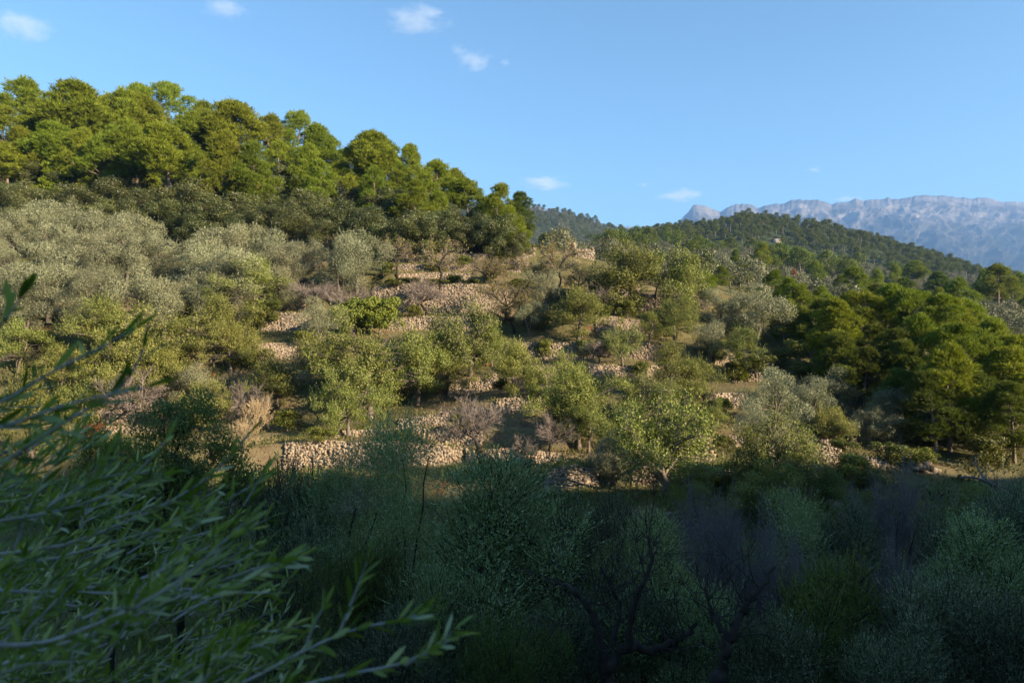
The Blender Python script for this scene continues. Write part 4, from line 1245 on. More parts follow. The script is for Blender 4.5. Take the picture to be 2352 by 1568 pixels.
def far_plants(kind, pts, n_single, label, cat, group, stuff_name, stuff_label, smin=0.75, smax=1.25):
    r = np.random.default_rng(len(pts))
    P = np.array(pts)
    gz = ground_z(P[:, 0], P[:, 1]) - 0.2
    VV, QQ, MI, off = [], [], [], 0
    for i, (X, Y, px) in enumerate(pts):
        me, V, Q, mi, spec = FAR[kind][r.integers(0, 4)]
        s = r.uniform(smin, smax); sz = s * r.uniform(0.85, 1.2); a = r.uniform(0, 6.283)
        if i < n_single:
            o = obj(spec[0], me)
            o.location = (X, Y, gz[i]); o.scale = (s, s, sz); o.rotation_euler = (0, 0, a)
            tag(o, label, cat, group)
        else:
            c, q = math.cos(a), math.sin(a)
            VV.append(np.stack([(V[:, 0] * c - V[:, 1] * q) * s + X, (V[:, 0] * q + V[:, 1] * c) * s + Y, V[:, 2] * sz + gz[i]], -1))
            QQ.append(Q + off); MI.append(mi); off += len(V)
    if VV:
        o = obj(stuff_name, mesh_np(stuff_name, np.concatenate(VV), np.concatenate(QQ), mats=[M[spec[6]], M['bark']], mat_idx=np.concatenate(MI)))
        tag(o, stuff_label, cat, None, "stuff")

rs = np.random.default_rng(77)
def k_ol(px, Y):                    # open olive slope
    if Y > 410 and px > 650: return 0.05
    if px < 560 and Y < 160: return 0.0
    v = float(vnoise(px / 30.0, Y / 30.0, 3))
    return 0.95 if v > 0.25 else 0.4
ol = scatter(rs, 6000, 96, 425, 500, 1080, k_ol, 4.6)
HOUSES0 = [(x * D, Y) for x, Y in ((1382, 260), (1451, 215), (1506, 190))]
ol = [p for p in ol if not any(abs(p[2] - a) < 6 and b - 14 < p[1] < b + 5 for a, b in HOUSES0)]
far_plants('olive', ol, 205, "small silvery olive tree among many on the far olive slope", "olive tree", "olives on the far slope", "far_olive_grove", "distant silvery olive groves below the wooded hills")
ok = scatter(rs, 420, 90, 420, 520, 1080, lambda px, Y: 0.35, 8)
far_plants('oak', ok, 110, "dark round bush among the silvery olives of the far slope", "bush", "dark bushes on the far slope", "far_scrub", "distant dark bushes among the far olive groves", 0.6, 1.1)
def k_pn(px, Y):
    v = float(vnoise(px / 25.0, Y / 45.0, 8))
    if px < 640: return 0.2 if v > 0.6 else 0.04
    if Y < 425: return 0.5 if v > 0.80 else 0.012
    return 0.97
pn = scatter(rs, 7500, 190, 575, 590, 1030, k_pn, 3.9)
HOUSES = [(x * D, Y) for x, Y in ((1382, 260), (1451, 215), (1506, 190), (1783, 440))]
clear = lambda P: [p for p in P if not any(abs(p[2] - a) < 6 and b - 40 < p[1] < b + 5 for a, b in HOUSES)]
pn = clear(pn)
pn_hi = sorted(pn, key=lambda p: p[1])
far_plants('pine', pn_hi, 130, "small dark pine among many on the far wooded hill", "pine tree", "pines on the far wooded hill", "far_pine_wood", "dark pine wood covering the far rounded hill")
lh = scatter(rs, 2600, 600, 930, 470, 700, lambda px, Y: 0.8, 8.0)
far_plants('olive', lh, 0, "", "olive tree", None, "far_olive_hillside", "hazy olive groves on the distant hill behind the end pine", 1.2, 1.9)
lp = scatter(rs, 420, 640, 960, 470, 720, lambda px, Y: 0.9 if Y > 860 or float(vnoise(px / 20, Y / 60, 4)) > 0.62 else 0.06, 8.0)
far_plants('pine', lp, 0, "", "pine tree", None, "far_pine_ridge", "hazy pines along the crest of the distant hill", 1.0, 1.4)

# unseen wood added on the ridge behind the camera, whose tops break up the edge of the shade
def ridge_shade_wood():
    r = np.random.default_rng(31)
    VV, QQ, off = [], [], 0
    for k in range(110):
        u = r.uniform(-30, 85); q = r.uniform(56, 74)
        X = SDX * q - SDY * u; Y = SDY * q + SDX * u
        if Y > 0 and X / Y < 1.15: continue
        me, V, Q, mi, spec = FAR['oak'][r.integers(0, 4)]
        sx = r.uniform(0.6, 1.0); sz = r.uniform(0.6, 1.25)
        VV.append(V * np.array([sx, sx, sz]) + np.array([X, Y, float(ridge_z(np.array([X]), np.array([Y]))[0]) - 0.3]))
        QQ.append(Q + off); off += len(V)
    o = obj("ridge_shade_wood", mesh_np("ridge_shade_wood", np.concatenate(VV), np.concatenate(QQ), mats=[M['oak']]))
    tag(o, "unseen oak wood added along the ridge to break up the shade edge", None, None, "stuff")
ridge_shade_wood()

# ------------------------------------------------------------------ shrubs, scrub, grass
shr = [(1960, 1046, 84, 40, "round dark shrub on the gravel clearing"), (1905, 980, 50, 43, "low shrub beside the bent little carob"), (1935, 1010, 56, 41.5, "flat green shrub on the clearing"), (2050, 1020, 70, 41, "lime green shrub at the end of the clearing"),
       (2120, 1030, 60, 41, "bright shrub near the tumbled wall"), (2100, 960, 70, 43, "green shrub below the ball shaped olive"), (2150, 975, 60, 43, "yellowish shrub beneath the grove"), (1760, 1000, 40, 41, "shrub on the pale rubble"),
       (1660, 1000, 60, 40, "low shrub on the grassy strip under the sunlit wall"), (1690, 830, 56, 50.5, "yellow green shrub on the grassy ledge"), (1738, 815, 66, 50.5, "dark green shrub on the grassy ledge"), (1660, 915, 50, 46, "shrub beside the brown wall"),
       (660, 940, 70, 41, "dark shrub in the shaded hollow"), (1270, 945, 60, 41, "green tuft on the wall of the rubble terrace"), (735, 980, 60, 39.5, "low weed clump on the grass terrace"), (1385, 700, 50, 58, "green shrub on the red bank"),
       (1440, 690, 60, 59, "round green shrub under the row of almonds"), (1340, 780, 50, 54, "bush under the wide carob"), (1300, 905, 50, 44, "shrub behind the ivy clad carob"), (1120, 1060, 70, 36.5, "yellow flecked weed by the shaded wall"),
       (1000, 640, 50, 63, "green weed in front of the orange wall"), (950, 700, 40, 59, "small weed at the foot of the tallest wall"), (2200, 960, 90, 43, "dark shrub under the grove pines"), (2260, 1000, 100, 41, "tall shrub at the grove's lower edge"),
       (2320, 980, 80, 41, "greyish shrub under the last pine of the grove"), (2130, 920, 80, 46, "shrub in the shade of the grove"), (1830, 780, 60, 60, "shrub on the dark slope above the seedlings"), (1790, 800, 60, 56, "olive green shrub by the pale low wall"),
       (1840, 830, 60, 53, "shrub at the foot of the dark slope"), (1950, 760, 70, 60, "shrub under the first grove pine"), (1870, 760, 60, 64, "yellowish shrub on the dark slope"), (2060, 940, 60, 46, "low shrub before the ball shaped olive"),
       (1600, 1010, 50, 39, "weed below the forked tree"), (2000, 1080, 70, 37, "dark shrub on the shaded gravel"), (1640, 1090, 60, 35, "dark weed under the shaded wall"), (90, 760, 70, 56, "yellow green shrub above the olive boughs"),
       (440, 700, 70, 61, "shrub below the silvery grove"), (600, 700, 60, 62, "grassy shrub on the square wall"), (700, 760, 60, 55, "dark shrub on the shaded terrace"), (580, 800, 70, 51, "dark shrub at the foot of the long low wall")]
shr += [(905, 640, 44, 63, "dark weed on top of the tallest wall, first from the bright fig bushes"), (940, 638, 50, 63.5, "dark bush on top of the tallest wall behind the bare almond"), (1040, 632, 54, 63.5, "olive green bush on top of the tallest wall, past the bare almond"),
        (1085, 640, 44, 63, "low bush near the end of the tallest wall"), (1120, 622, 40, 66, "small bush above the end of the tallest wall"), (880, 600, 50, 67, "dark bush at the corner of the olives and orange walls"),
        (1000, 596, 40, 70, "tuft between two orange walls under the thin almond"), (1060, 586, 44, 71, "bush between the upper orange walls"), (1190, 640, 50, 64, "dark bush under the grey green olive"),
        (1240, 720, 50, 57, "bush at the foot of the grey green olive"), (620, 690, 50, 62.5, "grassy bush on the shaded square wall"), (1250, 780, 44, 54, "low bush on the long middle wall"),
        (1150, 870, 44, 45, "low bush beside the round carob"), (1400, 790, 40, 52, "weed at the crooked bare almond"), (1470, 830, 40, 49.5, "weed on the edge of the flat grassy strip"),
        (1050, 950, 50, 41, "weed on the low broken wall"), (920, 985, 44, 40, "green weed on the grass terrace edge")]
for i, (x, t, w, Y, lab) in enumerate(shr):
    plant('shrub', x, t, w, Y, lab, "shrub", None, seed=i + 2, hmin=0.5)
for x, t, w, Y, lab in [(208, 972, 40, 41, "red leaved bush before the sunlit wall by the olive boughs"), (1822, 622, 17, 120, "small orange tree on the far olive slope"), (1395, 618, 34, 66, "rusty bush on the red bank near the hut")]:
    k = K['shrub']
    px = x * D; X = (px - 512) / F * Y
    gz = float(ground_z(X, Y)[0])
    me = k.v[1][0].copy(); me.materials.clear(); me.materials.append(M['red'])
    o = empty("red_bush", (X, Y, gz)); s = w * D / F * Y / k.v[1][3]
    o.scale = (s, s, max((HOR - t * D) / F * Y - gz, 0.9) / k.v[1][2])
    obj("crown", me, o); obj("trunk", k.v[1][1], o)
    tag(o, lab, "bush")

def ground_cover(name, label, n, y0, y1, px0, px1, mat, blades, hgt, wid, keep, seed, spread=0.25, up=1.2):
    r = np.random.default_rng(seed)
    Y = np.sqrt(r.uniform(y0 * y0, y1 * y1, n)); px = r.uniform(px0, px1, n)
    k = keep(px, Y, r)
    Y, px = Y[k], px[k]
    X = (px - 512) / F * Y
    Z = ground_z(X, Y)
    P = np.repeat(np.stack([X, Y, Z], -1), blades, 0)
    m = len(P)
    P = P + r.normal(size=(m, 3)) * np.array([spread, spread, spread * 0.15])
    A = rdir(r, m) * 0.8 + np.array([0, 0, up])
    sc = np.repeat(r.uniform(0.5, 1.4, len(Y)), blades)
    V = kites(P, A, rdir(r, m), hgt * sc * r.uniform(0.6, 1.2, m), wid * sc)
    o = obj(name, mesh_np(name, V, quads_of(m), mats=[mat]))
    tag(o, label, None, None, "stuff")
ground_cover("grass", "dry and green grass on the terrace ledges", 17000, 30, 80, 60, 900, M['grass'], 7, 0.22, 0.035,
             lambda px, Y, r: vnoise(px / 14, Y / 1.6, 2) > 0.35, 1)
def scrub_keep(px, Y, r):
    right = (px > 740 + (80 - Y) * 2.0) & (Y > 34)
    hill = (Y > 80) & (px < 560)
    leftm = (px < 250) & (Y > 36)
    return (right | hill | leftm) & (vnoise(px / 18, Y / 2.2, 6) > 0.33)
ground_cover("undergrowth", "low dark scrub covering the slope between the trees", 9500, 34, 125, -20, 1090, M['under'], 26, 0.26, 0.10, scrub_keep, 3, 0.45, 0.9)
ground_cover("undergrowth", "shaded weeds and brambles on the valley floor", 2600, 11, 36, -20, 1060, M['near_green'], 34, 0.30, 0.035, lambda px, Y, r: r.random(len(px)) < 0.9, 4, 0.5, 0.9)

# ------------------------------------------------------------------ boulders
def boulder(x, ybot, w, Y, label, mat='stone', seed=0):
    r = np.random.default_rng(seed)
    px = x * D; X = (px - 512) / F * Y
    n = 26
    w = w * D / F * Y
    C = np.stack([r.normal(size=n) * w * 0.22, r.normal(size=n) * w * 0.2, np.abs(r.normal(size=n)) * w * 0.16], -1)
    V, T = stones(r, C, unit(r.normal(size=(n, 2))), np.abs(r.normal(size=(n, 3))) * w * 0.06 + w * 0.075)
    o = obj("boulder", mesh_np("boulder", V, tris=T, mats=[M[mat]]))
    o.location = (X, Y, float(ground_z(X, Y)[0]))
    tag(o, label, "boulder")
for i, b in enumerate([(1185, 1070, 36, 37, "pale rock at the foot of the rubble wall end"), (1215, 1080, 30, 36.8, "mossy rock beside the pale one at the rubble wall end"), (1020, 930, 26, 42, "upright stone under the biggest carob"),
                       (2018, 1030, 26, 41, "upright pale stone at the end of the clearing"), (2085, 1062, 30, 38.5, "pointed stone above the tumbled wall"), (2110, 1080, 50, 37, "jumble of rock under the pointed stone"),
                       (1660, 1215, 26, 27, "grey rock beside the bare purple tree"), (1335, 775, 20, 55, "pale rock under the wide carob"), (1790, 985, 28, 42, "rock at the edge of the gravel clearing"),
                       (1500, 905, 24, 44, "pale rock in the gap behind the forked tree"), (1960, 1000, 24, 42, "flat stone on the gravel clearing")]):
    boulder(*b, seed=i)
# tumbled wall below the grove
stone_wall(9, 868, 940, "tumbled stone wall below the pine grove", size=0.11, ruin=0.6)

# ------------------------------------------------------------------ buildings on the slopes
def box(c, s):
    v = np.array([[x, y, z] for z in (-.5, .5) for y in (-.5, .5) for x in (-.5, .5)]) * np.array(s) + np.array(c)
    q = np.array([[0, 2, 3, 1], [4, 5, 7, 6], [0, 1, 5, 4], [2, 6, 7, 3], [0, 4, 6, 2], [1, 3, 7, 5]])
    return v, q
def joinb(parts):
    V, Q, off = [], [], 0
    for v, q in parts:
        V.append(v); Q.append(q + off); off += len(v)
    return np.concatenate(V), np.concatenate(Q)
def house(x, base, w, Y, hm, label, rot=0.2, flat=False, lift=0.0):
    px = x * D; X = (px - 512) / F * Y
    w = w * D / F * Y; d = w * 0.7
    z = float(ground_z(X, Y)[0]) - 0.2
    o = empty("house", (X, Y, z)); o.rotation_euler = (0, 0, rot)
    V, Q = joinb([box((0, 0, hm / 2 - 0.5), (w, d, hm + 1))])
    obj("wall", mesh_np("house_wall", V, Q, mats=[M['render']]), o)
    if flat:
        V, Q = box((0, 0, hm + 0.12), (w * 1.04, d * 1.05, 0.24)); V = np.array(V)
    else:
        e = 0.3; rh = w * 0.16
        V = np.array([[-w / 2 - e, -d / 2 - e, hm], [w / 2 + e, -d / 2 - e, hm], [w / 2 + e, d / 2 + e, hm], [-w / 2 - e, d / 2 + e, hm], [-w / 2 - e, 0, hm + rh], [w / 2 + e, 0, hm + rh],
                      [-w / 2 - e, -d / 2 - e, hm - .15], [w / 2 + e, -d / 2 - e, hm - .15], [w / 2 + e, d / 2 + e, hm - .15], [-w / 2 - e, d / 2 + e, hm - .15]])
        Q = np.array([[0, 1, 5, 4], [2, 3, 4, 5], [6, 7, 1, 0], [8, 9, 3, 2], [6, 9, 8, 7], [0, 4, 3, 9], [1, 2, 5, 5]][:5])
        g = np.array([[0, 4, 3], [1, 2, 5], [0, 3, 9], [0, 9, 6], [1, 7, 8], [1, 8, 2]])
        obj("roof", mesh_np("house_roof", V, Q, g, mats=[M['roof']]), o)
    if flat: obj("roof", mesh_np("house_roof", V, Q, mats=[M['render']]), o)
    for f in (-0.28, 0.05, 0.3):
        v, q = box((w * f, -d / 2 - 0.02, hm * 0.55), (w * 0.10, 0.10, hm * 0.35))
        obj("window", mesh_np("house_window", v, q, mats=[M['dark']]), o)
    tag(o, label, "house")
house(1382, 566, 18, 260, 3.0, "pale flat roofed house among the far pines", 0.3, True, 0.6)
house(1451, 574, 22, 215, 2.2, "long low house above the dense carob", -0.2, True, 0.4)
house(1506, 586, 18, 190, 2.2, "greyish house almost hidden in the far olive grove", 0.1, True, 0.3)
house(1783, 522, 17, 440, 2.4, "small pale house on the shoulder of the far wooded hill", 0.1, True, 0.0)
house(1902, 690, 40, 96, 1.5, "house with a grey roof almost hidden behind the pine grove", -0.15)
house(1289, 516, 9, 800, 4.0, "tiny pale house on the distant hazy hill", 0.2, True, 1.0)
# ruined hut on the terrace skyline
def ruin():
    Y = 82.0; px = 1340 * D; X = (px - 512) / F * Y
    r = np.random.default_rng(4)
    C, U, S = [], [], []
    for wx0, wy0, wx1, wy1, hh in ((-1.4, 0, 1.5, 0.2, 1.5), (-1.4, 0, -1.5, 2.4, 2.6), (1.5, 0.2, 1.4, 2.4, 1.9)):
        L = math.hypot(wx1 - wx0, wy1 - wy0); u = np.array([(wx1 - wx0) / L, (wy1 - wy0) / L])
        z = -0.4
        while z < hh:
            s = 0.0
            while s < L:
                ln = r.uniform(0.25, 0.55)
                if z < hh * (0.75 + 0.5 * r.random()):
                    C.append([wx0 + u[0] * (s + ln / 2), wy0 + u[1] * (s + ln / 2), z]); U.append(u); S.append([ln * .55, .24, .16])
                s += ln
            z += 0.26
    V, T = stones(r, np.array(C), np.array(U), np.array(S))
    o = obj("ruined_hut", mesh_np("ruined_hut", V, tris=T, mats=[M['stone']]))
    o.location = (X, Y, float(ground_z(X, Y)[0]) - 0.1); o.scale = (0.75, 0.75, 0.75)
    tag(o, "roofless ruined stone hut among almonds on the terrace skyline", "hut")
ruin()

# ------------------------------------------------------------------ gnarled trunks low in the shade, fallen branch
def survey_pt(x, y, Y):
    return np.array([(x * D - 512) / F * Y, Y, (HOR - y * D) / F * Y])
def gnarled(name, label, paths, Y, cat, mat='bark_dark'):
    P = []
    r = np.random.default_rng(5)
    for pts, r0, r1 in paths:
        q = np.array([survey_pt(a, b, Y + dy) for a, b, dy in pts])
        n = 5 * len(q)
        t = np.linspace(0, len(q) - 1, n)
        pp = np.stack([np.interp(t, np.arange(len(q)), q[:, k]) for k in range(3)], -1)
        for _ in range(3): pp[1:-1] = (pp[:-2] + 2 * pp[1:-1] + pp[2:]) / 4
        pp[1:-1] += r.normal(size=(n - 2, 3)) * r0 * 0.22
        P.append((pp, np.linspace(r0, r1, n) * (1 + 0.16 * r.normal(size=n))))
        for _ in range(16):
            i = r.integers(n // 3, n)
            d = unit(rdir(r, 1)[0] + np.array([0, 0, 0.7])) * r.uniform(0.4, 1.3)
            sh = bez(pp[i], pp[i] + d * 0.5 + r.normal(size=3) * 0.15, pp[i] + d, 5)
            P.append((sh, np.linspace(r1 * 0.45, 0.006, 5)))
            for _ in range(3):
                e = unit(d + rdir(r, 1)[0] * 0.8) * r.uniform(0.2, 0.6)
                P.append((bez(sh[3], sh[3] + e * 0.5 + r.normal(size=3) * 0.05, sh[3] + e, 4), np.linspace(0.009, 0.004, 4)))
    V, Q = tube_arrays(P, 9)
    o = obj(name, mesh_np(name, V, Q, mats=[M[mat]], smooth=True))
    tag(o, label, cat)
gnarled("bare_tree", "black gnarled forking bare tree low in the shade under the silvery olive", [
    ([(1385, 1640, 0), (1395, 1530, 0), (1430, 1480, .1), (1520, 1490, .2), (1560, 1470, .2), (1600, 1430, 0)], 0.16, 0.035),
    ([(1390, 1550, 0), (1370, 1420, 0), (1320, 1350, 0), (1250, 1330, .3)], 0.10, 0.025),
    ([(1440, 1485, 0), (1455, 1380, -.2), (1500, 1290, -.2), (1490, 1230, 0)], 0.08, 0.02),
    ([(1395, 1500, 0), (1430, 1400, .3), (1380, 1300, .3)], 0.06, 0.02)], 13.4, "bare tree")
gnarled("bare_tree", "thick black leaning bare tree standing between two dark bushes", [
    ([(1640, 1660, 0), (1650, 1560, 0), (1665, 1500, 0), (1690, 1440, .1), (1720, 1380, .2), (1780, 1300, .4)], 0.17, 0.03),
    ([(1680, 1470, 0), (1640, 1420, .2), (1620, 1350, .3)], 0.07, 0.02)], 12.6, "bare tree")
gnarled("fallen_branch", "long pale fallen branch lying on the shaded rocks", [
    ([(2205, 1095, 0), (2240, 1094, 0), (2280, 1110, 0), (2330, 1140, 0), (2400, 1180, 0)], 0.05, 0.09),
    ([(2260, 1100, 0), (2290, 1122, .3), (2320, 1150, .3)], 0.03, 0.02)], 30.0, "branch", 'twig')

# ------------------------------------------------------------------ the olive tree whose boughs hang in front of the camera
def near_boughs():
    r = np.random.default_rng(12)
    g0 = np.array([-2.3, 1.7, float(ground_z(-2.3, 1.7)[0])])
    root = empty("olive_tree", g0)
    tag(root, "olive tree whose out of focus leafy boughs sweep across the near corner", "olive tree")
    trunk_top = np.array([-2.2, 1.7, -1.35]) - g0
    tp = np.stack([np.array([0, 0, -0.4]) + (trunk_top - np.array([0, 0, -0.4])) * t + np.array([0.05 * math.sin(9 * t), 0.05 * math.cos(7 * t), 0]) for t in np.linspace(0, 1, 10)])
    V, Q = tube_arrays([(tp, np.linspace(0.17, 0.11, 10))], 10)
    obj("trunk", mesh_np("olive_trunk", V, Q, mats=[M['bark']], smooth=True), root)
    LV = [];
    def shoot(pts, r0, r1, leaf_from, sp, L, wd=0.19, tip=True):
        """a woody shoot with pairs of leaves"""
        pts = np.asarray(pts)
        seg = np.concatenate([[0], np.cumsum(np.linalg.norm(np.diff(pts, axis=0), axis=1))])
        n = max(6, int(seg[-1] / 0.03))
        s = np.linspace(0, seg[-1], n)
        pp = np.stack([np.interp(s, seg, pts[:, k]) for k in range(3)], -1)
        for _ in range(4): pp[1:-1] = (pp[:-2] + 2 * pp[1:-1] + pp[2:]) / 4
        ss = np.arange(seg[-1] * leaf_from, seg[-1], sp)
        if len(ss):
            ax = unit(np.gradient(pp, axis=0))
            c = np.stack([np.interp(ss, s, pp[:, k]) for k in range(3)], -1)
            a = unit(np.stack([np.interp(ss, s, ax[:, k]) for k in range(3)], -1))
            side = unit(np.cross(a, np.array([0.1, 0.25, 1.0]) + r.normal(size=3) * 0.5))
            up = np.cross(side, a)
            for sg in (1, -1):
                ph = np.arange(len(ss)) % 2 * (math.pi / 2) + r.normal(size=len(ss)) * 0.4
                dirn = side * np.cos(ph)[:, None] * sg + up * np.sin(ph)[:, None] * sg
                A = a * r.uniform(0.7, 1.3, len(ss))[:, None] + dirn * r.uniform(0.45, 0.85, len(ss))[:, None] + r.normal(size=(len(ss), 3)) * 0.12 + np.array([0, 0, 0.10])
                m = r.random(len(ss)) < 0.9
                LV.append((c[m], A[m], dirn[m] * -0.6 + a[m] * 0.5 + r.normal(size=(m.sum(), 3)) * 0.35, L * r.uniform(0.65, 1.15, m.sum()), wd))
            if tip:
                e = pp[-1:]; LV.append((e, a[-1:] + r.normal(size=(1, 3)) * 0.1, up[-1:], np.array([L * 0.9]), wd))
        return pp, np.linspace(r0, r1, n)
    def S(*p): return np.array([survey_pt(a, b, Y) for a, b, Y in p]) - g0
    boughs = [
        [(-700, 1500, 1.75), (-200, 1640, 1.6), (300, 1650, 1.5), (560, 1568, 1.45), (700, 1490, 1.42), (830, 1434, 1.4), (905, 1428, 1.4), (975, 1412, 1.4)],
        [(-600, 1560, 1.7), (300, 1700, 1.5), (700, 1570, 1.38), (820, 1540, 1.36), (925, 1528, 1.35), (1034, 1468, 1.34)],
        [(-700, 1420, 1.9), (-100, 1560, 1.7), (250, 1440, 1.6), (450, 1352, 1.6), (600, 1300, 1.6), (684, 1272, 1.6)],
        [(-700, 1300, 2.0), (0, 1356, 1.8), (300, 1362, 1.8), (520, 1345, 1.8), (650, 1300, 1.8)],
        [(-700, 1250, 2.1), (100, 1290, 2.0), (300, 1232, 2.0), (450, 1190, 2.0), (604, 1098, 2.0)],
        [(-600, 1150, 1.5), (0, 1070, 1.3), (150, 965, 1.25), (300, 885, 1.2), (330, 800, 1.2)],
        [(-600, 1000, 1.6), (0, 930, 1.3), (120, 850, 1.25), (230, 800, 1.2), (300, 760, 1.2)],
        [(-500, 900, 1.6), (-50, 800, 1.3), (30, 720, 1.25), (50, 680, 1.25)],
        [(-600, 1280, 1.9), (100, 1180, 1.7), (250, 1140, 1.7), (340, 1062, 1.7), (382, 1010, 1.7)],
        [(-600, 1350, 1.9), (150, 1252, 1.8), (330, 1182, 1.8), (480, 1100, 1.8), (570, 1000, 1.8)],
        [(-600, 1480, 1.6), (100, 1480, 1.3), (300, 1400, 1.25), (420, 1330, 1.2), (560, 1200, 1.2)],
        [(-500, 1040, 1.4), (0, 985, 1.2), (140, 930, 1.15), (260, 900, 1.15), (330, 890, 1.15)],
    ]
    for b in boughs:
        pts = np.concatenate([[trunk_top * 0.98], S(*b)])
        pp, rad = shoot(pts, 0.012, 0.0018, 0.66, 0.030, 0.062)
        V, Q = tube_arrays([(pp, rad)], 6)
        obj("branch", mesh_np("olive_branch", V, Q, mats=[M['olive_twig']], smooth=True), root)
    # side shoots, thickest towards the corner; upper edge of the mass in survey coordinates
    ex = [-60, 0, 60, 180, 300, 420, 520, 600, 660, 690, 720]
    ey = [720, 770, 840, 890, 960, 1050, 1090, 1155, 1290, 1400, 1540]
    TW = []
    n = 0; tries = 0
    while n < 250 and tries < 6000:
        tries += 1
        Y = r.choice([r.uniform(1.35, 2.2), r.uniform(2.2, 4.0)], p=[0.38, 0.62])
        ang = math.radians(r.normal(33, 16))
        ln = r.uniform(110, 330) * (1.6 / Y) ** 0.5
        x0 = r.uniform(-200, 640); y0 = r.uniform(820, 1700)
        x1 = x0 + ln * math.cos(ang); y1 = y0 - ln * math.sin(ang)
        lim = np.interp(x1, ex, ey) + r.uniform(-25, 90)
        if y1 < lim or x1 > 720 or (x1 > 640 and y1 < 1300): continue
        if np.interp(x0, ex, ey) > y0: continue
        bend = r.normal() * ln * 0.10
        xm = (x0 + x1) / 2 + bend * math.sin(ang); ym = (y0 + y1) / 2 + bend * math.cos(ang)
        dY = r.normal() * 0.12
        pp, rad = shoot(S((x0, y0, Y), (xm, ym, Y + dY / 2), (x1, y1, Y + dY)), 0.0032, 0.001, 0.12, 0.026, 0.060)
        TW.append((pp, rad)); n += 1
    # the leafy sprays at the tips that reach out into the dark
    for p, L in ((((775, 1462, 1.42), (800, 1400, 1.42), (822, 1345, 1.42), (842, 1290, 1.42)), 0.060), (((560, 1330, 1.6), (600, 1300, 1.6), (650, 1290, 1.6), (690, 1275, 1.6)), 0.075),
                 (((905, 1428, 1.4), (940, 1420, 1.4), (978, 1400, 1.4)), 0.055), (((930, 1526, 1.35), (980, 1500, 1.35), (1038, 1450, 1.35)), 0.062), (((700, 1490, 1.42), (720, 1430, 1.42), (745, 1390, 1.42)), 0.05),
                 (((560, 1160, 1.9), (590, 1110, 1.9), (606, 1085, 1.9)), 0.07)):
        pp, rad = shoot(S(*p), 0.003, 0.001, 0.05, 0.021, L)
        TW.append((pp, rad))
    V, Q = tube_arrays(TW, 4)
    obj("twigs", mesh_np("olive_twigs", V, Q, mats=[M['olive_twig']], smooth=True), root)["kind"] = "stuff"
    # leaves: lanceolate, folded along the midrib
    P = np.concatenate([l[0] for l in LV]); A = unit(np.concatenate([l[1] for l in LV])); N = np.concatenate([l[2] for l in LV]); L = np.concatenate([np.broadcast_to(l[3], (len(l[0]),)) for l in LV])
    m = len(P)
    Sd = unit(np.cross(A, N)); Nn = np.cross(Sd, A)
    prof = [(0.0, 0.05), (0.22, 0.42), (0.5, 0.5), (0.78, 0.36), (1.0, 0.02)]
    W = L * 0.175
    bend = r.normal(size=m) * 0.10
    rows = []
    for t, w in prof:
        c = P + A * (L * (t + 0.06))[:, None] + Nn * (L * bend * t * t)[:, None]
        lift = Nn * (W * w * 0.35)[:, None]
        rows += [c - Sd * (W * w)[:, None] + lift, c, c + Sd * (W * w)[:, None] + lift]
    V = np.stack(rows, 1).reshape(-1, 3)
    q = []
    for k in range(4):
        q += [[k * 3, k * 3 + 1, k * 3 + 4, k * 3 + 3], [k * 3 + 1, k * 3 + 2, k * 3 + 5, k * 3 + 4]]
    Q = (np.arange(m) * 15)[:, None, None] + np.array(q)[None]
    o = obj("foliage", mesh_np("olive_foliage", V, Q.reshape(-1, 4), mats=[M['bough_leaf']], smooth=True), root)
M['bough_leaf'] = leaf_mat("bough_leaves", [(0.050, 0.098, 0.014), (0.095, 0.160, 0.022), (0.14, 0.21, 0.038), (0.21, 0.28, 0.09), (0.46, 0.50, 0.34)], 0.35, 0.45, 0.28, 0.0, (1.2, 1.3, 0.35))
near_boughs()

# ------------------------------------------------------------------ clouds and air
def cloud_mat():
    m, nt, out = new_mat("cloud")
    tc = nt.nodes.new("ShaderNodeTexCoord")
    ob = nt.nodes.new("ShaderNodeObjectInfo")
    ln = nt.nodes.new("ShaderNodeVectorMath"); ln.operation = 'LENGTH'
    nt.links.new(tc.outputs["Object"], ln.inputs[0])
    ad = nt.nodes.new("ShaderNodeVectorMath"); ad.operation = 'ADD'
    nt.links.new(tc.outputs["Object"], ad.inputs[0]); nt.links.new(ob.outputs["Location"], ad.inputs[1])
    f = noise(nt, 1.5, ad.outputs[0], 8, 0.70)
    fall = math_node(nt, 'MULTIPLY', ln.outputs["Value"], -0.62)
    d = math_node(nt, 'ADD', math_node(nt, 'MULTIPLY', f, 1.6), fall)
    d = math_node(nt, 'SUBTRACT', d, 0.36, True)
    d = math_node(nt, 'MULTIPLY', d, 0.009)
    v = nt.nodes.new("ShaderNodeVolumePrincipled")
    v.inputs["Color"].default_value = (0.97, 0.97, 0.98, 1)
    v.inputs["Anisotropy"].default_value = 0.0
    nt.links.new(d, v.inputs["Density"])
    nt.links.new(v.outputs[0], out.inputs["Volume"])
    return m
M['cloud'] = cloud_mat()
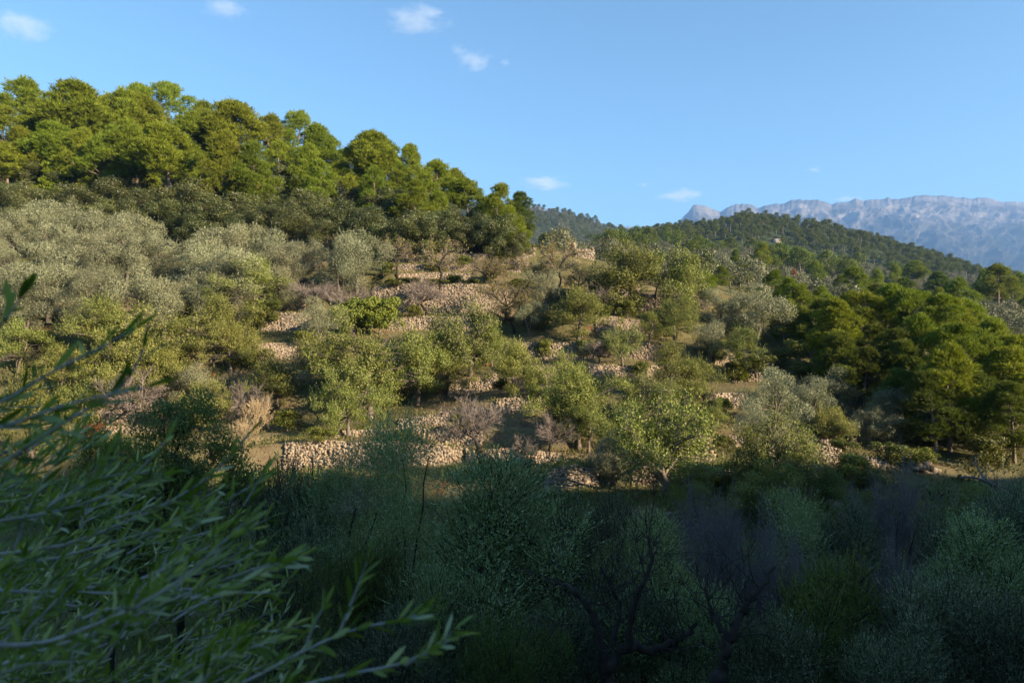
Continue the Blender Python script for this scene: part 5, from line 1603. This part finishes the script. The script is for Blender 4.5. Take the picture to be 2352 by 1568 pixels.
def ico_np(sub=2):
    import bmesh
    bm = bmesh.new(); bmesh.ops.create_icosphere(bm, subdivisions=sub, radius=1.0)
    bm.verts.ensure_lookup_table()
    V = np.array([v.co[:] for v in bm.verts]); T = np.array([[v.index for v in f.verts] for f in bm.faces]); bm.free()
    return V, T
cv, ct = ico_np(3)
cme = mesh_np("cloud", cv, tris=ct, mats=[M['cloud']])
CLOUDS = [(56, 62, 130, 80, "wispy cloud in the top corner of the sky above the tall pines"), (520, 14, 110, 66, "faint cloud at the top of the sky, above the hill skyline pines"), (950, 46, 170, 64, "largest white puffy cloud high in the sky"),
          (1086, 140, 92, 60, "thin cloud patch beneath the largest cloud"), (1052, 114, 44, 34, "cloud wisp between the largest cloud and the thin patch"), (1160, 143, 34, 22, "tiny cloud shred beside the thin patch"),
          (1250, 420, 120, 40, "low flat cloud above the distant hazy hill"), (1562, 448, 112, 34, "low bright cloud beside the mountain peak"), (1945, 456, 64, 22, "small cloud peeping over the mountain ridge"),
          (1872, 390, 36, 18, "tiny low cloud above the mountain ridge"), (1478, 424, 26, 16, "tiny cloud above the gap in the hills"), (96, 214, 60, 28, "small cloud behind the skyline pines"), (640, 0, 0, 0, "")]
for x, y, w, h, lab in CLOUDS:
    if not w: continue
    Y = 9000.0 if y > 300 else 4500.0
    c = survey_pt(x, y, Y)
    o = obj("cloud", cme)
    o.location = c
    sw = w * D / F * Y * 0.62; sh = h * D / F * Y * 0.50
    o.scale = (sw, sw * 0.8, sh)
    tag(o, lab, "cloud", "small clouds")

def haze():
    m, nt, out = new_mat("haze_air")
    v = nt.nodes.new("ShaderNodeVolumePrincipled")
    v.inputs["Color"].default_value = (0.29, 0.54, 1.0, 1)
    v.inputs["Density"].default_value = HAZE
    v.inputs["Anisotropy"].default_value = 0.1
    nt.links.new(v.outputs[0], out.inputs["Volume"])
    V, Q = box((0, 0, 0), (1, 1, 1))
    zlo, zhi = -160.0, 1420.0
    V = V * np.array([13600, 8600, zhi - zlo]) + np.array([0, 4100, (zhi + zlo) / 2])
    o = obj("haze", mesh_np("haze", V, Q, mats=[m]))
    tag(o, "thin blue air between the viewpoint and the mountains", None, None, "stuff")
HAZE = 1.15e-4
haze()
